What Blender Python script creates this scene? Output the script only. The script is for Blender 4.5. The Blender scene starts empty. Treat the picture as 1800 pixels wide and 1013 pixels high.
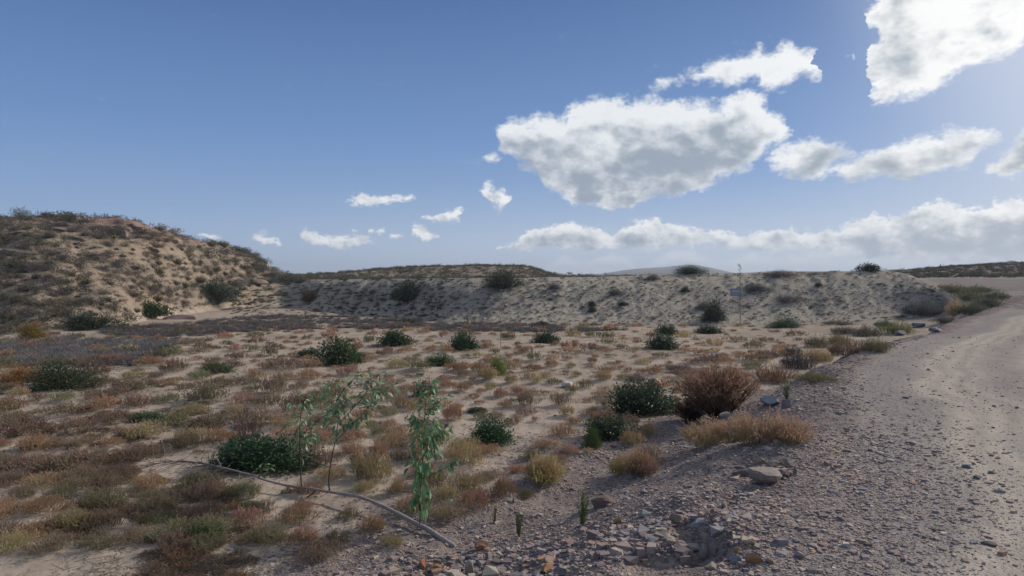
import bpy, math, random
import numpy as np
from mathutils import Vector

# ------------------------------------------------------------------ camera, sky, sun, exposure
SC = bpy.context.scene
EYE = 1.65
FPX = 1200.0
PITCH = math.atan(18.5 / FPX)
cam_d = bpy.data.cameras.new('camera')
cam_d.sensor_width = 36.0
cam_d.lens = 36.0 * FPX / 1800.0
cam_d.clip_start = 0.05
cam_d.clip_end = 20000.0
cam = bpy.data.objects.new('camera', cam_d)
SC.collection.objects.link(cam)
cam.location = (0, 0, EYE)
cam.rotation_euler = (math.pi / 2 - PITCH, 0, 0)
SC.camera = cam

SUN_AZ, SUN_EL = 66.0, 30.0
SC.view_settings.view_transform = 'Standard'
SC.view_settings.look = 'None'
SC.view_settings.exposure = 0.2
SC.view_settings.gamma = 1.0
SC.view_settings.use_curve_mapping = False
SC.cycles.max_bounces = 5
SC.cycles.diffuse_bounces = 3
SC.cycles.transmission_bounces = 2
SC.cycles.transparent_max_bounces = 6
SC.cycles.volume_bounces = 0

sun_d = bpy.data.lights.new('sun', 'SUN')
sun_d.energy = 3.0
sun_d.angle = math.radians(1.2)
sun_d.color = (1.0, 0.93, 0.84)
sun = bpy.data.objects.new('sun', sun_d)
SC.collection.objects.link(sun)
_s = Vector((math.sin(math.radians(SUN_AZ)) * math.cos(math.radians(SUN_EL)),
             math.cos(math.radians(SUN_AZ)) * math.cos(math.radians(SUN_EL)), math.sin(math.radians(SUN_EL))))
sun.rotation_euler = _s.to_track_quat('Z', 'Y').to_euler()
SUNV = np.array(_s)


class NT:
    """small helper round a node tree"""
    def __init__(s, t):
        s.t = t; s.n = t.nodes; s.l = t.links

    def new(s, typ, **kw):
        n = s.n.new(typ)
        for k, v in kw.items():
            setattr(n, k, v)
        return n

    def put(s, sock, v):
        if isinstance(v, bpy.types.NodeSocket):
            s.l.new(v, sock)
        elif v is not None:
            if hasattr(sock.default_value, '__len__') and not hasattr(v, '__len__'):
                v = (v,) * len(sock.default_value)
            if hasattr(sock.default_value, '__len__') and len(sock.default_value) == 4 and len(v) == 3:
                v = tuple(v) + (1.0,)
            sock.default_value = v

    def m(s, op, a, b=None, c=None, clamp=False):
        n = s.new('ShaderNodeMath', operation=op, use_clamp=clamp)
        s.put(n.inputs[0], a); s.put(n.inputs[1], b); s.put(n.inputs[2], c)
        return n.outputs[0]

    def sm(s, v, a, b, lo=0.0, hi=1.0):
        n = s.new('ShaderNodeMapRange', interpolation_type='SMOOTHSTEP')
        s.put(n.inputs[0], v)
        n.inputs[1].default_value = a; n.inputs[2].default_value = b
        n.inputs[3].default_value = lo; n.inputs[4].default_value = hi
        return n.outputs[0]

    def noise(s, vec, scale, detail=4.0, rough=0.55, out=0, dist=0.0):
        n = s.new('ShaderNodeTexNoise')
        s.put(n.inputs['Vector'], vec)
        n.inputs['Scale'].default_value = scale
        n.inputs['Detail'].default_value = detail
        n.inputs['Roughness'].default_value = rough
        n.inputs['Distortion'].default_value = dist
        return n.outputs[out]

    def mix(s, f, a, b, mode='MIX'):
        n = s.new('ShaderNodeMix', data_type='RGBA', blend_type=mode)
        s.put(n.inputs['Factor'], f)
        s.put(n.inputs[6], a); s.put(n.inputs[7], b)
        return n.outputs[2]

    def xyz(s, x, y, z):
        n = s.new('ShaderNodeCombineXYZ')
        s.put(n.inputs[0], x); s.put(n.inputs[1], y); s.put(n.inputs[2], z)
        return n.outputs[0]

    def vm(s, op, a, b=None, sc=None):
        n = s.new('ShaderNodeVectorMath', operation=op)
        s.put(n.inputs[0], a); s.put(n.inputs[1], b)
        if sc is not None: s.put(n.inputs[3], sc)
        return n.outputs[0]


def azel(px, py):
    x = (px - 900) / FPX; y = -(py - 506.5) / FPX
    d = (x, math.cos(PITCH) + y * math.sin(PITCH), -math.sin(PITCH) + y * math.cos(PITCH))
    return math.degrees(math.atan2(d[0], d[1])), math.degrees(math.atan2(d[2], math.hypot(d[0], d[1])))


# every cloud: [(x, top, bottom), ...] measured outlines, turned below into azimuth and elevation of the sky
CL = dict(
 big=[(872,238,252),(886,212,272),(905,201,286),(940,190,300),(962,200,335),(998,197,352),(1006,178,360),(1060,166,366),(1110,172,371),(1128,171,352),(1180,169,345),(1240,175,338),(1262,176,322),(1290,164,312),(1320,152,300),(1345,172,276),(1368,192,258),(1388,224,240)],
 top_right=[(1490,-90,190),(1530,-100,188),(1560,-110,192),(1600,-120,178),(1640,-120,168),(1700,-120,130),(1740,-120,108),(1780,-120,100),(1820,-90,60),(1860,-60,10),(1880,-30,-20)],
 upper=[(1138,150,156),(1170,134,152),(1230,120,140),(1250,104,144),(1290,90,152),(1330,78,144),(1345,84,160),(1366,80,158),(1384,66,146),(1410,80,140),(1440,94,142),(1462,74,134),(1486,92,128),(1500,112,118)],
 lens_a=[(1340,276,284),(1366,263,302),(1400,246,317),(1420,243,319),(1445,243,312),(1466,246,296),(1490,252,280),(1505,262,272)],
 lens_b=[(1452,294,302),(1480,274,320),(1550,258,312),(1590,242,321),(1650,228,310),(1700,220,294),(1722,224,270),(1745,236,252),(1770,242,246)],
 right_low=[(1728,300,306),(1760,270,311),(1790,236,306),(1830,205,296),(1900,190,280)],
 bank=[(872,434,437),(900,428,440),(928,404,438),(980,392,436),(1000,387,438),(1040,397,440),(1080,409,441),(1100,392,443),(1150,382,440),(1200,394,435),(1230,404,432),(1270,402,430),(1300,412,434),(1340,404,444),(1390,397,442),(1430,405,448),(1480,397,452),(1510,384,455),(1530,375,457),(1560,385,459),(1600,365,461),(1640,352,463),(1700,358,464),(1750,356,466),(1800,344,468),(1900,330,462),(2000,330,462)],
 veil=[(940,480,484),(966,462,492),(990,452,492),(1030,462,492),(1070,446,492),(1098,450,492),(1120,470,492),(1160,454,492),(1190,440,492),(1225,446,492),(1260,462,492),(1320,448,492),(1380,452,492),(1440,446,492),(1500,456,492),(1600,452,492),(1700,458,492),(1900,456,492)],
 s1=[(608,352,358),(625,344,363),(655,341,366),(690,345,360),(720,340,350),(732,344,346)],
 s2=[(848,333,338),(853,326,350),(866,327,362),(880,334,368),(890,342,366),(897,350,356)],
 s3=[(746,382,386),(770,376,393),(790,368,394),(806,366,392),(815,376,382)],
 s4=[(718,404,410),(728,396,418),(745,396,423),(760,400,418),(771,410,414)],
 s5=[(660,403,408),(672,401,416),(690,405,420),(712,412,417)],
 s6=[(443,414,418),(450,407,425),(465,410,431),(482,419,433),(500,428,432)],
 s7=[(526,410,416),(534,402,428),(560,408,434),(580,418,437),(605,412,435),(640,415,435),(664,426,432)],
 s8=[(620,404,407),(632,400,411),(648,401,411),(658,406,409)],
 s9=[(850,276,280),(862,266,288),(874,268,290),(886,276,282)],
 s10=[(352,410,420),(372,406,424),(390,412,420)],
)
LAYERS = [['s1', 's2', 'upper', 'top_right'], ['s10', 's7', 's4', 'big'], ['s3', 'lens_a', 'right_low'], ['s8', 's5', 's9', 'lens_b'], ['s6', 'bank'], ['veil']]


def cloud_group(name):
    g = bpy.data.node_groups.new(name, 'ShaderNodeTree')
    g.interface.new_socket('Az', in_out='INPUT', socket_type='NodeSocketFloat')
    g.interface.new_socket('El', in_out='INPUT', socket_type='NodeSocketFloat')
    g.interface.new_socket('Thick', in_out='OUTPUT', socket_type='NodeSocketFloat')
    g.interface.new_socket('Veil', in_out='OUTPUT', socket_type='NodeSocketFloat')
    T = NT(g)
    gi = T.new('NodeGroupInput'); go = T.new('NodeGroupOutput')
    az, el = gi.outputs[0], gi.outputs[1]
    outs = []
    for layer in LAYERS:
        pts = []
        for cn in layer:
            row = []
            for (x, t, b) in CL[cn]:
                a0, e0 = azel(x, t); a1, e1 = azel(x, b)
                row.append(((a0 + a1) / 2, (e0 + e1) / 2, (e0 - e1) / 2))
            pts.append(row)
        names = layer
        amin = pts[0][0][0] - 2.5; amax = pts[-1][-1][0] + 2.5
        cpt, hpt = [], []
        for cn, row in zip(names, pts):
            cpt += [(a, c) for a, c, h in row]
            hpt += [(row[0][0] - (0.9 if cn != 'top_right' else 0.2), -1.5)] + [(a, h) for a, c, h in row] + [(row[-1][0] + 0.9, -1.5)]
        hpt = sorted(hpt)
        clean = [hpt[0]]
        for p in hpt[1:]:
            if p[0] - clean[-1][0] > 0.03: clean.append(p)
        x01 = T.m('DIVIDE', T.m('SUBTRACT', az, amin), amax - amin, clamp=True)
        vals = []
        for P, lo, hi in ((cpt, -2.0, 30.0), (clean, -2.0, 10.0)):
            fc = T.new('ShaderNodeFloatCurve')
            T.put(fc.inputs['Value'], x01)
            cu = fc.mapping.curves[0]
            P = [((a - amin) / (amax - amin), (v - lo) / (hi - lo)) for a, v in P]
            P = [(0.0, P[0][1])] + [p for p in P if 0.001 < p[0] < 0.999] + [(1.0, P[-1][1])]
            cu.points[0].location = P[0]; cu.points[1].location = P[-1]
            for p in P[1:-1]:
                cu.points.new(*p)
            for p in cu.points: p.handle_type = 'VECTOR'
            fc.mapping.use_clip = False
            fc.mapping.update()
            vals.append(T.m('MULTIPLY_ADD', fc.outputs[0], hi - lo, lo))
        d = T.m('ABSOLUTE', T.m('SUBTRACT', el, vals[0]))
        f1 = T.m('SUBTRACT', vals[1], d)
        if 'top_right' in layer:      # its left side is a steep, nearly upright edge
            aw = T.m('ADD', azel(1512, 100)[0], T.m('MULTIPLY', T.m('ABSOLUTE', T.m('SUBTRACT', el, 15.5)), -0.03))
            ragged = T.noise(T.xyz(T.m('MULTIPLY', az, 0.25), el, 1.3), 0.55, 5, 0.6)
            aw = T.m('ADD', aw, T.m('MULTIPLY', T.m('SUBTRACT', ragged, 0.42), 5.0))
            da = T.m('SUBTRACT', az, aw)
            wall = T.m('ADD', da, T.m('MULTIPLY', T.m('LESS_THAN', da, -3.2), 90.0))
            f1 = T.m('MINIMUM', f1, wall)
        outs.append(f1)
    f = outs[0]
    for o in outs[1:-1]:
        f = T.m('MAXIMUM', f, o)
    T.put(go.inputs[0], f)
    T.put(go.inputs[1], outs[-1])
    return g


def make_world():
    w = bpy.data.worlds.new('World')
    SC.world = w
    w.use_nodes = True
    T = NT(w.node_tree)
    T.n.clear()
    tc = T.new('ShaderNodeTexCoord')
    d = tc.outputs['Generated']
    sep = T.new('ShaderNodeSeparateXYZ'); T.put(sep.inputs[0], d)
    DEG = 180 / math.pi
    az = T.m('MULTIPLY', T.m('ARCTAN2', sep.outputs[0], sep.outputs[1]), DEG)
    el = T.m('MULTIPLY', T.m('ARCSINE', sep.outputs[2]), DEG)
    sky = T.new('ShaderNodeTexSky', sky_type='NISHITA', sun_disc=False)
    sky.sun_elevation = math.radians(SUN_EL)
    sky.sun_rotation = math.radians(SUN_AZ)
    sky.altitude = 200; sky.air_density = 1.0; sky.dust_density = 1.2; sky.ozone_density = 2.5
    # turbulence that breaks up the outlines
    v = T.xyz(T.m('MULTIPLY', az, 0.7), el, 3.7)
    n1 = T.new('ShaderNodeTexNoise'); T.put(n1.inputs['Vector'], v)
    n1.inputs['Scale'].default_value = 0.75; n1.inputs['Detail'].default_value = 8; n1.inputs['Roughness'].default_value = 0.58
    off = T.vm('SCALE', T.vm('SUBTRACT', n1.outputs['Color'], (0.5, 0.5, 0.5)), sc=2.3)
    so = T.new('ShaderNodeSeparateXYZ'); T.put(so.inputs[0], off)
    az2 = T.m('ADD', az, so.outputs[0]); el2 = T.m('ADD', el, T.m('MULTIPLY', so.outputs[1], 0.62))
    G = cloud_group('cloud_thickness')
    ga = T.new('ShaderNodeGroup', node_tree=G); T.put(ga.inputs[0], az2); T.put(ga.inputs[1], el2)
    gb = T.new('ShaderNodeGroup', node_tree=G)
    T.put(gb.inputs[0], T.m('ADD', az2, 0.5)); T.put(gb.inputs[1], T.m('ADD', el2, 0.75))
    bil = T.noise(T.vm('ADD', v, (0.6, 0.2, 4.0)), 0.95, 8, 0.6)
    fine = T.noise(v, 4.0, 5, 0.65)
    farc = T.sm(el, 9, 6)        # low clouds are far away: finer billows
    b_hi = T.m('SUBTRACT', bil, 0.5)
    b_lo = T.m('MULTIPLY', T.m('SUBTRACT', T.noise(T.vm('ADD', v, (2.6, 1.2, 8.0)), 2.1, 7, 0.58), 0.5), 0.75)
    bb = T.m('ADD', T.m('MULTIPLY', b_hi, T.m('SUBTRACT', 1.0, farc)), T.m('MULTIPLY', b_lo, farc))
    # holes and ragged edges
    dens = T.m('ADD', T.m('MINIMUM', ga.outputs[0], 1.0), T.m('ADD', T.m('MULTIPLY', bb, T.sm(el, 4, 10, 1.9, 2.3)), T.m('MULTIPLY', T.m('SUBTRACT', fine, 0.5), 0.8)))
    mask = T.sm(T.m('MULTIPLY', dens, T.sm(el, 9, 6, 1.0, 1.9)), -0.2, 0.85)
    veil = T.m('MULTIPLY', T.sm(T.m('ADD', ga.outputs[1], T.m('MULTIPLY', bb, 1.2)), -0.3, 0.6), 0.75)
    # light inside the cloud: dark where more cloud lies towards the sun
    low = T.m('ADD', T.m('MULTIPLY', T.noise(v, 0.40, 3, 0.5), T.m('SUBTRACT', 1.0, farc)), T.m('MULTIPLY', T.noise(v, 0.8, 4, 0.5), farc))
    F1 = T.m('MINIMUM', ga.outputs[0], 1.5); F2 = T.m('MINIMUM', gb.outputs[0], 1.5)
    depth = T.m('ADD', T.m('MULTIPLY', F1, 0.20), T.m('MULTIPLY', F2, 0.62))
    amp = T.sm(el, 4, 10, 0.75, 1.0)
    turb = T.m('ADD', T.m('MULTIPLY', T.m('SUBTRACT', low, 0.5), 5.2), T.m('MULTIPLY', bb, 2.6))
    depth = T.m('ADD', depth, T.m('MULTIPLY', turb, amp))
    depth = T.m('ADD', depth, T.sm(el, 7, 4, 0, -0.15))
    depth = T.m('SUBTRACT', depth, T.sm(el, 3, 19, -0.7, 1.0))
    core = T.sm(depth, 0.0, 2.15)
    hot = T.sm(az, 8, 42)
    lit = T.mix(T.m('MAXIMUM', hot, T.m('MULTIPLY', farc, 0.6)), (0.83, 0.86, 0.89), (1.02, 1.02, 1.0))
    dark = T.mix(hot, (0.31, 0.37, 0.45), (0.40, 0.45, 0.51))
    ccol = T.mix(core, lit, dark)
    skyc = T.vm('MULTIPLY', sky.outputs[0], (0.12, 0.12, 0.125))
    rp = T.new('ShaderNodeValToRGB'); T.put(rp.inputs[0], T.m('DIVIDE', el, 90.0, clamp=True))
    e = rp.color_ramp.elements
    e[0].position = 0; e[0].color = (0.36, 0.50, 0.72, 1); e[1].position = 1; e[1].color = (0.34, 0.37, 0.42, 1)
    for q, c in ((0.06, (0.215, 0.35, 0.61)), (0.13, (0.12, 0.245, 0.52)), (0.25, (0.048, 0.128, 0.335)), (0.36, (0.10, 0.19, 0.39)), (0.55, (0.29, 0.33, 0.40))):  # upper stops: whitish overhead sky, out of view, added as neutral fill light
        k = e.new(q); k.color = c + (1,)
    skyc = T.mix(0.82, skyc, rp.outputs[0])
    # thin bright air towards the sun and the horizon
    sd = T.new('ShaderNodeVectorMath', operation='DOT_PRODUCT')
    T.put(sd.inputs[0], d); sd.inputs[1].default_value = tuple(SUNV)
    glow = T.sm(sd.outputs['Value'], 0.76, 1.0, 0.0, 1.0)
    skyc = T.mix(glow, skyc, (0.95, 0.98, 1.05))
    hz = T.m('MULTIPLY', T.sm(el, 9, -1, 0, 0.6), T.sm(az, -40, 20, 0.05, 1.0))
    skyc = T.mix(hz, skyc, (0.66, 0.73, 0.81))
    skyc = T.mix(T.m('MULTIPLY', T.sm(az, 18, 46, 0, 0.55), T.sm(el, 32, 10)), skyc, (0.66, 0.70, 0.77))
    wisp = T.m('MULTIPLY', T.sm(T.noise(T.xyz(T.m('MULTIPLY', az, 0.5), el, 9.0), 0.8, 6, 0.7), 0.62, 0.8), 0.15)
    skyc = T.mix(wisp, skyc, (0.7, 0.75, 0.8))
    c1 = T.mix(veil, skyc, T.mix(T.sm(T.m('ADD', ga.outputs[1], T.m('MULTIPLY', bb, 2.0)), 0.2, 1.4), (0.82, 0.85, 0.88), (0.55, 0.62, 0.70)))
    c2 = T.mix(mask, c1, ccol)
    bg = T.new('ShaderNodeBackground')
    T.put(bg.inputs[0], c2)
    bg.inputs[1].default_value = 0.9
    out = T.new('ShaderNodeOutputWorld')
    T.l.new(bg.outputs[0], out.inputs[0])
    w.cycles.sampling_method = 'MANUAL'
    w.cycles.sample_map_resolution = 1024


make_world()

# ------------------------------------------------------------------ noise
_rs = np.random.RandomState(11)
_TAB = _rs.rand(256, 256)


def vnoise(x, y):
    xi = np.floor(x).astype(np.int64); yi = np.floor(y).astype(np.int64)
    fx = x - xi; fy = y - yi
    fx = fx * fx * fx * (fx * (fx * 6 - 15) + 10); fy = fy * fy * fy * (fy * (fy * 6 - 15) + 10)
    a = _TAB[xi & 255, yi & 255]; b = _TAB[(xi + 1) & 255, yi & 255]
    c = _TAB[xi & 255, (yi + 1) & 255]; d = _TAB[(xi + 1) & 255, (yi + 1) & 255]
    return (a * (1 - fx) + b * fx) * (1 - fy) + (c * (1 - fx) + d * fx) * fy


def fbm(x, y, o=4, g=0.5):
    s = 0; a = 1; t = 0
    for i in range(o):
        s = s + a * (vnoise(x * 2 ** i + 17.3 * i, y * 2 ** i + 5.1 * i) - 0.5); t += a; a *= g
    return s / t * 2


def sst(v, a, b):
    t = np.clip((v - a) / (b - a), 0, 1)
    return t * t * (3 - 2 * t)


# ------------------------------------------------------------------ terrain height
# stations across the view; each profile: foot, crest, back edge, hollow behind, second crest, plain, far, ridge
# (distance in metres, height given as the y it shows at)
ST = [
 # px    foot        crest      back        hollow      crest2      plain      far        mountains
 (-1500, (30, 575), (48, 405), (60, 402), (80, 420), (120, 470), (300, 484), (900, 485), (2600, 484)),
 (-600,  (27, 588), (46, 392), (58, 392), (80, 420), (120, 470), (300, 484), (900, 485), (2600, 484)),
 (0,     (27, 590), (46, 388), (58, 392), (80, 430), (120, 474), (300, 484), (900, 485), (2600, 484)),
 (100,   (28, 583), (47, 386), (58, 390), (80, 430), (120, 474), (300, 484), (900, 485), (2600, 484)),
 (200,   (31, 574), (49, 393), (60, 398), (80, 440), (120, 474), (300, 484), (900, 485), (2600, 484)),
 (300,   (39, 556), (54, 409), (64, 416), (84, 450), (120, 476), (300, 484), (900, 485), (2600, 484)),
 (380,   (47, 545), (60, 428), (68, 434), (86, 465), (120, 478), (300, 485), (900, 486), (2600, 485)),
 (440,   (50, 542), (64, 450), (71, 455), (88, 478), (120, 482), (300, 485), (900, 486), (2600, 485)),
 (480,   (50.5, 542), (64, 472), (71, 474), (88, 484), (120, 484), (300, 486), (900, 486), (2600, 486)),
 (510,   (49.5, 543), (62, 488), (70, 489), (88, 489), (115, 486), (300, 487), (900, 487), (2600, 487)),
 (530,   (48.5, 545), (58, 492), (68, 493), (85, 490), (110, 486), (300, 487), (900, 487), (2600, 487)),
 (560,   (46, 548), (54, 492), (64, 493), (78, 490), (105, 485), (300, 487), (900, 487), (2600, 487)),
 (700,   (39, 560), (46, 490), (54, 492), (70, 492), (100, 473), (300, 487), (900, 487), (2600, 487)),
 (800,   (35, 569), (42, 489), (50, 491), (68, 492), (100, 468), (300, 487), (900, 487), (2600, 487)),
 (860,   (34, 571), (40.5, 488.5), (48, 491), (68, 491), (100, 465), (300, 487), (900, 487), (2600, 487)),
 (935,   (33.5, 573), (40, 488), (47, 491), (68, 491), (100, 467), (300, 487), (900, 487), (2600, 486)),
 (955,   (33.5, 573), (40, 488), (47, 491), (68, 491), (100, 478), (300, 487), (900, 487), (2600, 486)),
 (975,   (33.5, 573), (40, 488), (47, 491), (68, 491), (100, 487), (300, 488), (900, 487), (2600, 485)),
 (1050,  (33.5, 573), (40, 487), (47, 490), (68, 491), (100, 490), (300, 488), (900, 486), (2600, 484)),
 (1110,  (33.5, 573), (40, 485), (47, 488), (68, 490), (100, 490), (300, 488), (900, 484), (2600, 473)),
 (1160,  (33.5, 573), (40, 482.5), (47, 486), (68, 490), (100, 490), (300, 488), (900, 483), (2600, 472)),
 (1215,  (33.5, 573), (40, 481.5), (47, 486), (68, 490), (100, 490), (300, 488), (900, 482), (2600, 464)),
 (1260,  (33.5, 573), (40, 481), (47, 486), (68, 490), (100, 490), (300, 488), (900, 484), (2600, 474)),
 (1320,  (33.5, 572), (40, 479), (47, 484), (68, 490), (100, 490), (300, 488), (900, 487), (2600, 485)),
 (1370,  (33.8, 571), (40, 476.5), (47, 482), (68, 490), (100, 490), (300, 488), (900, 487), (2600, 485)),
 (1480,  (34, 569), (39.5, 477), (47, 482), (68, 490), (110, 484), (300, 486), (900, 487), (2600, 485)),
 (1580,  (34.5, 563), (39, 477), (45, 486), (68, 490), (110, 479), (300, 482), (900, 487), (2600, 485)),
 (1620,  (34, 560), (38, 491), (43, 498), (62, 489), (110, 476), (300, 480), (900, 487), (2600, 485)),
 (1660,  (33, 556), (36, 512), (40, 504), (60, 488.6), (110, 472), (300, 476), (900, 487), (2600, 485)),
 (1700,  (29, 546), (33, 529), (38, 507), (60, 488.6), (110, 469), (300, 474), (900, 487), (2600, 485)),
 (1800,  (26, 535), (33, 512), (40, 503), (60, 489.5), (110, 463), (300, 472), (900, 487), (2600, 485)),
 (2200,  (24, 545), (33, 518), (42, 503), (62, 491), (120, 460), (300, 470), (900, 487), (2600, 485)),
 (3300,  (24, 545), (33, 518), (42, 503), (62, 491), (120, 460), (300, 470), (900, 487), (2600, 485)),
]
_pxs = np.array([s[0] for s in ST], float)
_fine = np.arange(-1500, 3300, 4.0)


def _smooth(a, k=4):
    ker = np.exp(-0.5 * (np.arange(-2 * k, 2 * k + 1) / k) ** 2); ker /= ker.sum()
    return np.convolve(np.pad(a, 2 * k, mode='edge'), ker, 'valid')


_PD = np.stack([_smooth(np.interp(_fine, _pxs, [s[1 + k][0] for s in ST])) for k in range(8)], 1)
_PY = np.stack([_smooth(np.interp(_fine, _pxs, [s[1 + k][1] for s in ST])) for k in range(8)], 1)
_PZ = EYE + _PD * (488 - _PY) / FPX
FZ = -0.7   # level of the flat
XE_D = np.array([-6, 0, 3.77, 7, 12.2, 15.2, 20, 27, 34, 60, 200.])
XE_X = np.array([-3.0, -1.0, 1.04, 3.04, 5.9, 8.4, 13.0, 19.3, 25.5, 48, 160.])
BW_D = np.array([-6, 0, 5.4, 10.4, 14, 24, 60.])
BW_W = np.array([3.2, 3.1, 2.95, 2.4, 1.7, 1.9, 2.0])


def rz(D):
    return np.interp(D, [0, 12, 20, 25, 30, 34, 40, 60], [0, 0.02, 0.27, 0.42, 0.58, 0.8, 1.05, 1.5])


def lateral(X, Y):
    """0 at the foot of the road bank, 1 at the road's edge"""
    xe = np.interp(Y, XE_D, XE_X) + 0.35 * fbm(X * 0 + 3.1, Y * 0.6, 2)
    bw = np.interp(Y, BW_D, BW_W)
    return (X - (xe - bw)) / bw, X - xe


def far_z(X, Y):
    D = np.maximum(np.maximum(Y, np.abs(X) / 1.6), 0.5)
    D = np.where(Y < 0, np.maximum(D, 0.5), D)
    px = np.clip(X / D * FPX + 900, -1400, 3200)
    t = (px + 1500) / 4.0
    i = np.clip(t.astype(int), 0, len(_fine) - 2); f = t - i
    PD = _PD[i] * (1 - f)[:, None] + _PD[i + 1] * f[:, None]
    PZ = _PZ[i] * (1 - f)[:, None] + _PZ[i + 1] * f[:, None]
    z = np.full(X.shape, FZ)
    prevD = np.full(X.shape, 14.0); prevZ = np.full(X.shape, FZ)
    hillness = sst(-px, -520, -440)
    for k in range(8):
        seg = (D > prevD) & (D <= PD[:, k])
        tt = np.clip((D - prevD) / np.maximum(PD[:, k] - prevD, 0.01), 0, 1)
        if k == 0: e = tt * tt
        elif k == 1:
            emb = tt + 0.07 * np.sin(2 * math.pi * tt) * -1
            hil = 1 - (1 - tt) ** 1.75
            e = emb * (1 - hillness) + hil * hillness
        elif k >= 3: e = tt * tt * (3 - 2 * tt)
        else: e = tt
        z = np.where(seg, prevZ + (PZ[:, k] - prevZ) * e, z)
        prevD = PD[:, k]; prevZ = PZ[:, k]
    z = np.where(D > prevD, prevZ - (D - prevD) * 0.02, z)
    slope_t = (D - PD[:, 0]) / np.maximum(PD[:, 1] - PD[:, 0], 0.01)
    return z, D, px, slope_t, hillness


def masks(X, Y):
    z, D, px, st, hill = far_z(X, Y)
    lat, dx = lateral(X, Y)
    near = 1 - sst(D, 30, 37)
    bank = sst(lat, 0.0, 1.0) * near
    road = sst(dx + 0.25 * fbm(X * 1.5, Y * 1.5, 3), -0.1, 0.7) * near
    farroad = sst(px, 1600, 1650) * sst(D, 30, 36) * (1 - sst(D, 58, 64))
    road = np.maximum(road, farroad)
    gravel = sst(lat + 0.35 * fbm(X * 0.9, Y * 0.9, 3), -0.85, 0.05) * (1 - sst(D, 12, 20)) 
    gravel = np.maximum(gravel, sst(lat, -0.25, 0.2) * near)
    emb = (1 - hill) * sst(st, -0.05, 0.05) * (1 - sst(D, 60, 75))
    hl = hill * sst(st, -0.02, 0.1)
    return dict(z=z, D=D, px=px, st=st, hill=hl, lat=lat, dx=dx, near=near, bank=bank, road=road, gravel=gravel, emb=emb)


PITS = [(0.93, 4.10, 0.33, 0.20, 0.12), (1.22, 4.33, 0.12, 0.16, 0.10), (1.17, 4.60, 0.12, 0.14, 0.06), (0.1, 4.9, 0.35, 0.3, 0.05), (-0.6, 5.3, .4, .3, .04)]
MOUNDS = []


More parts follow.
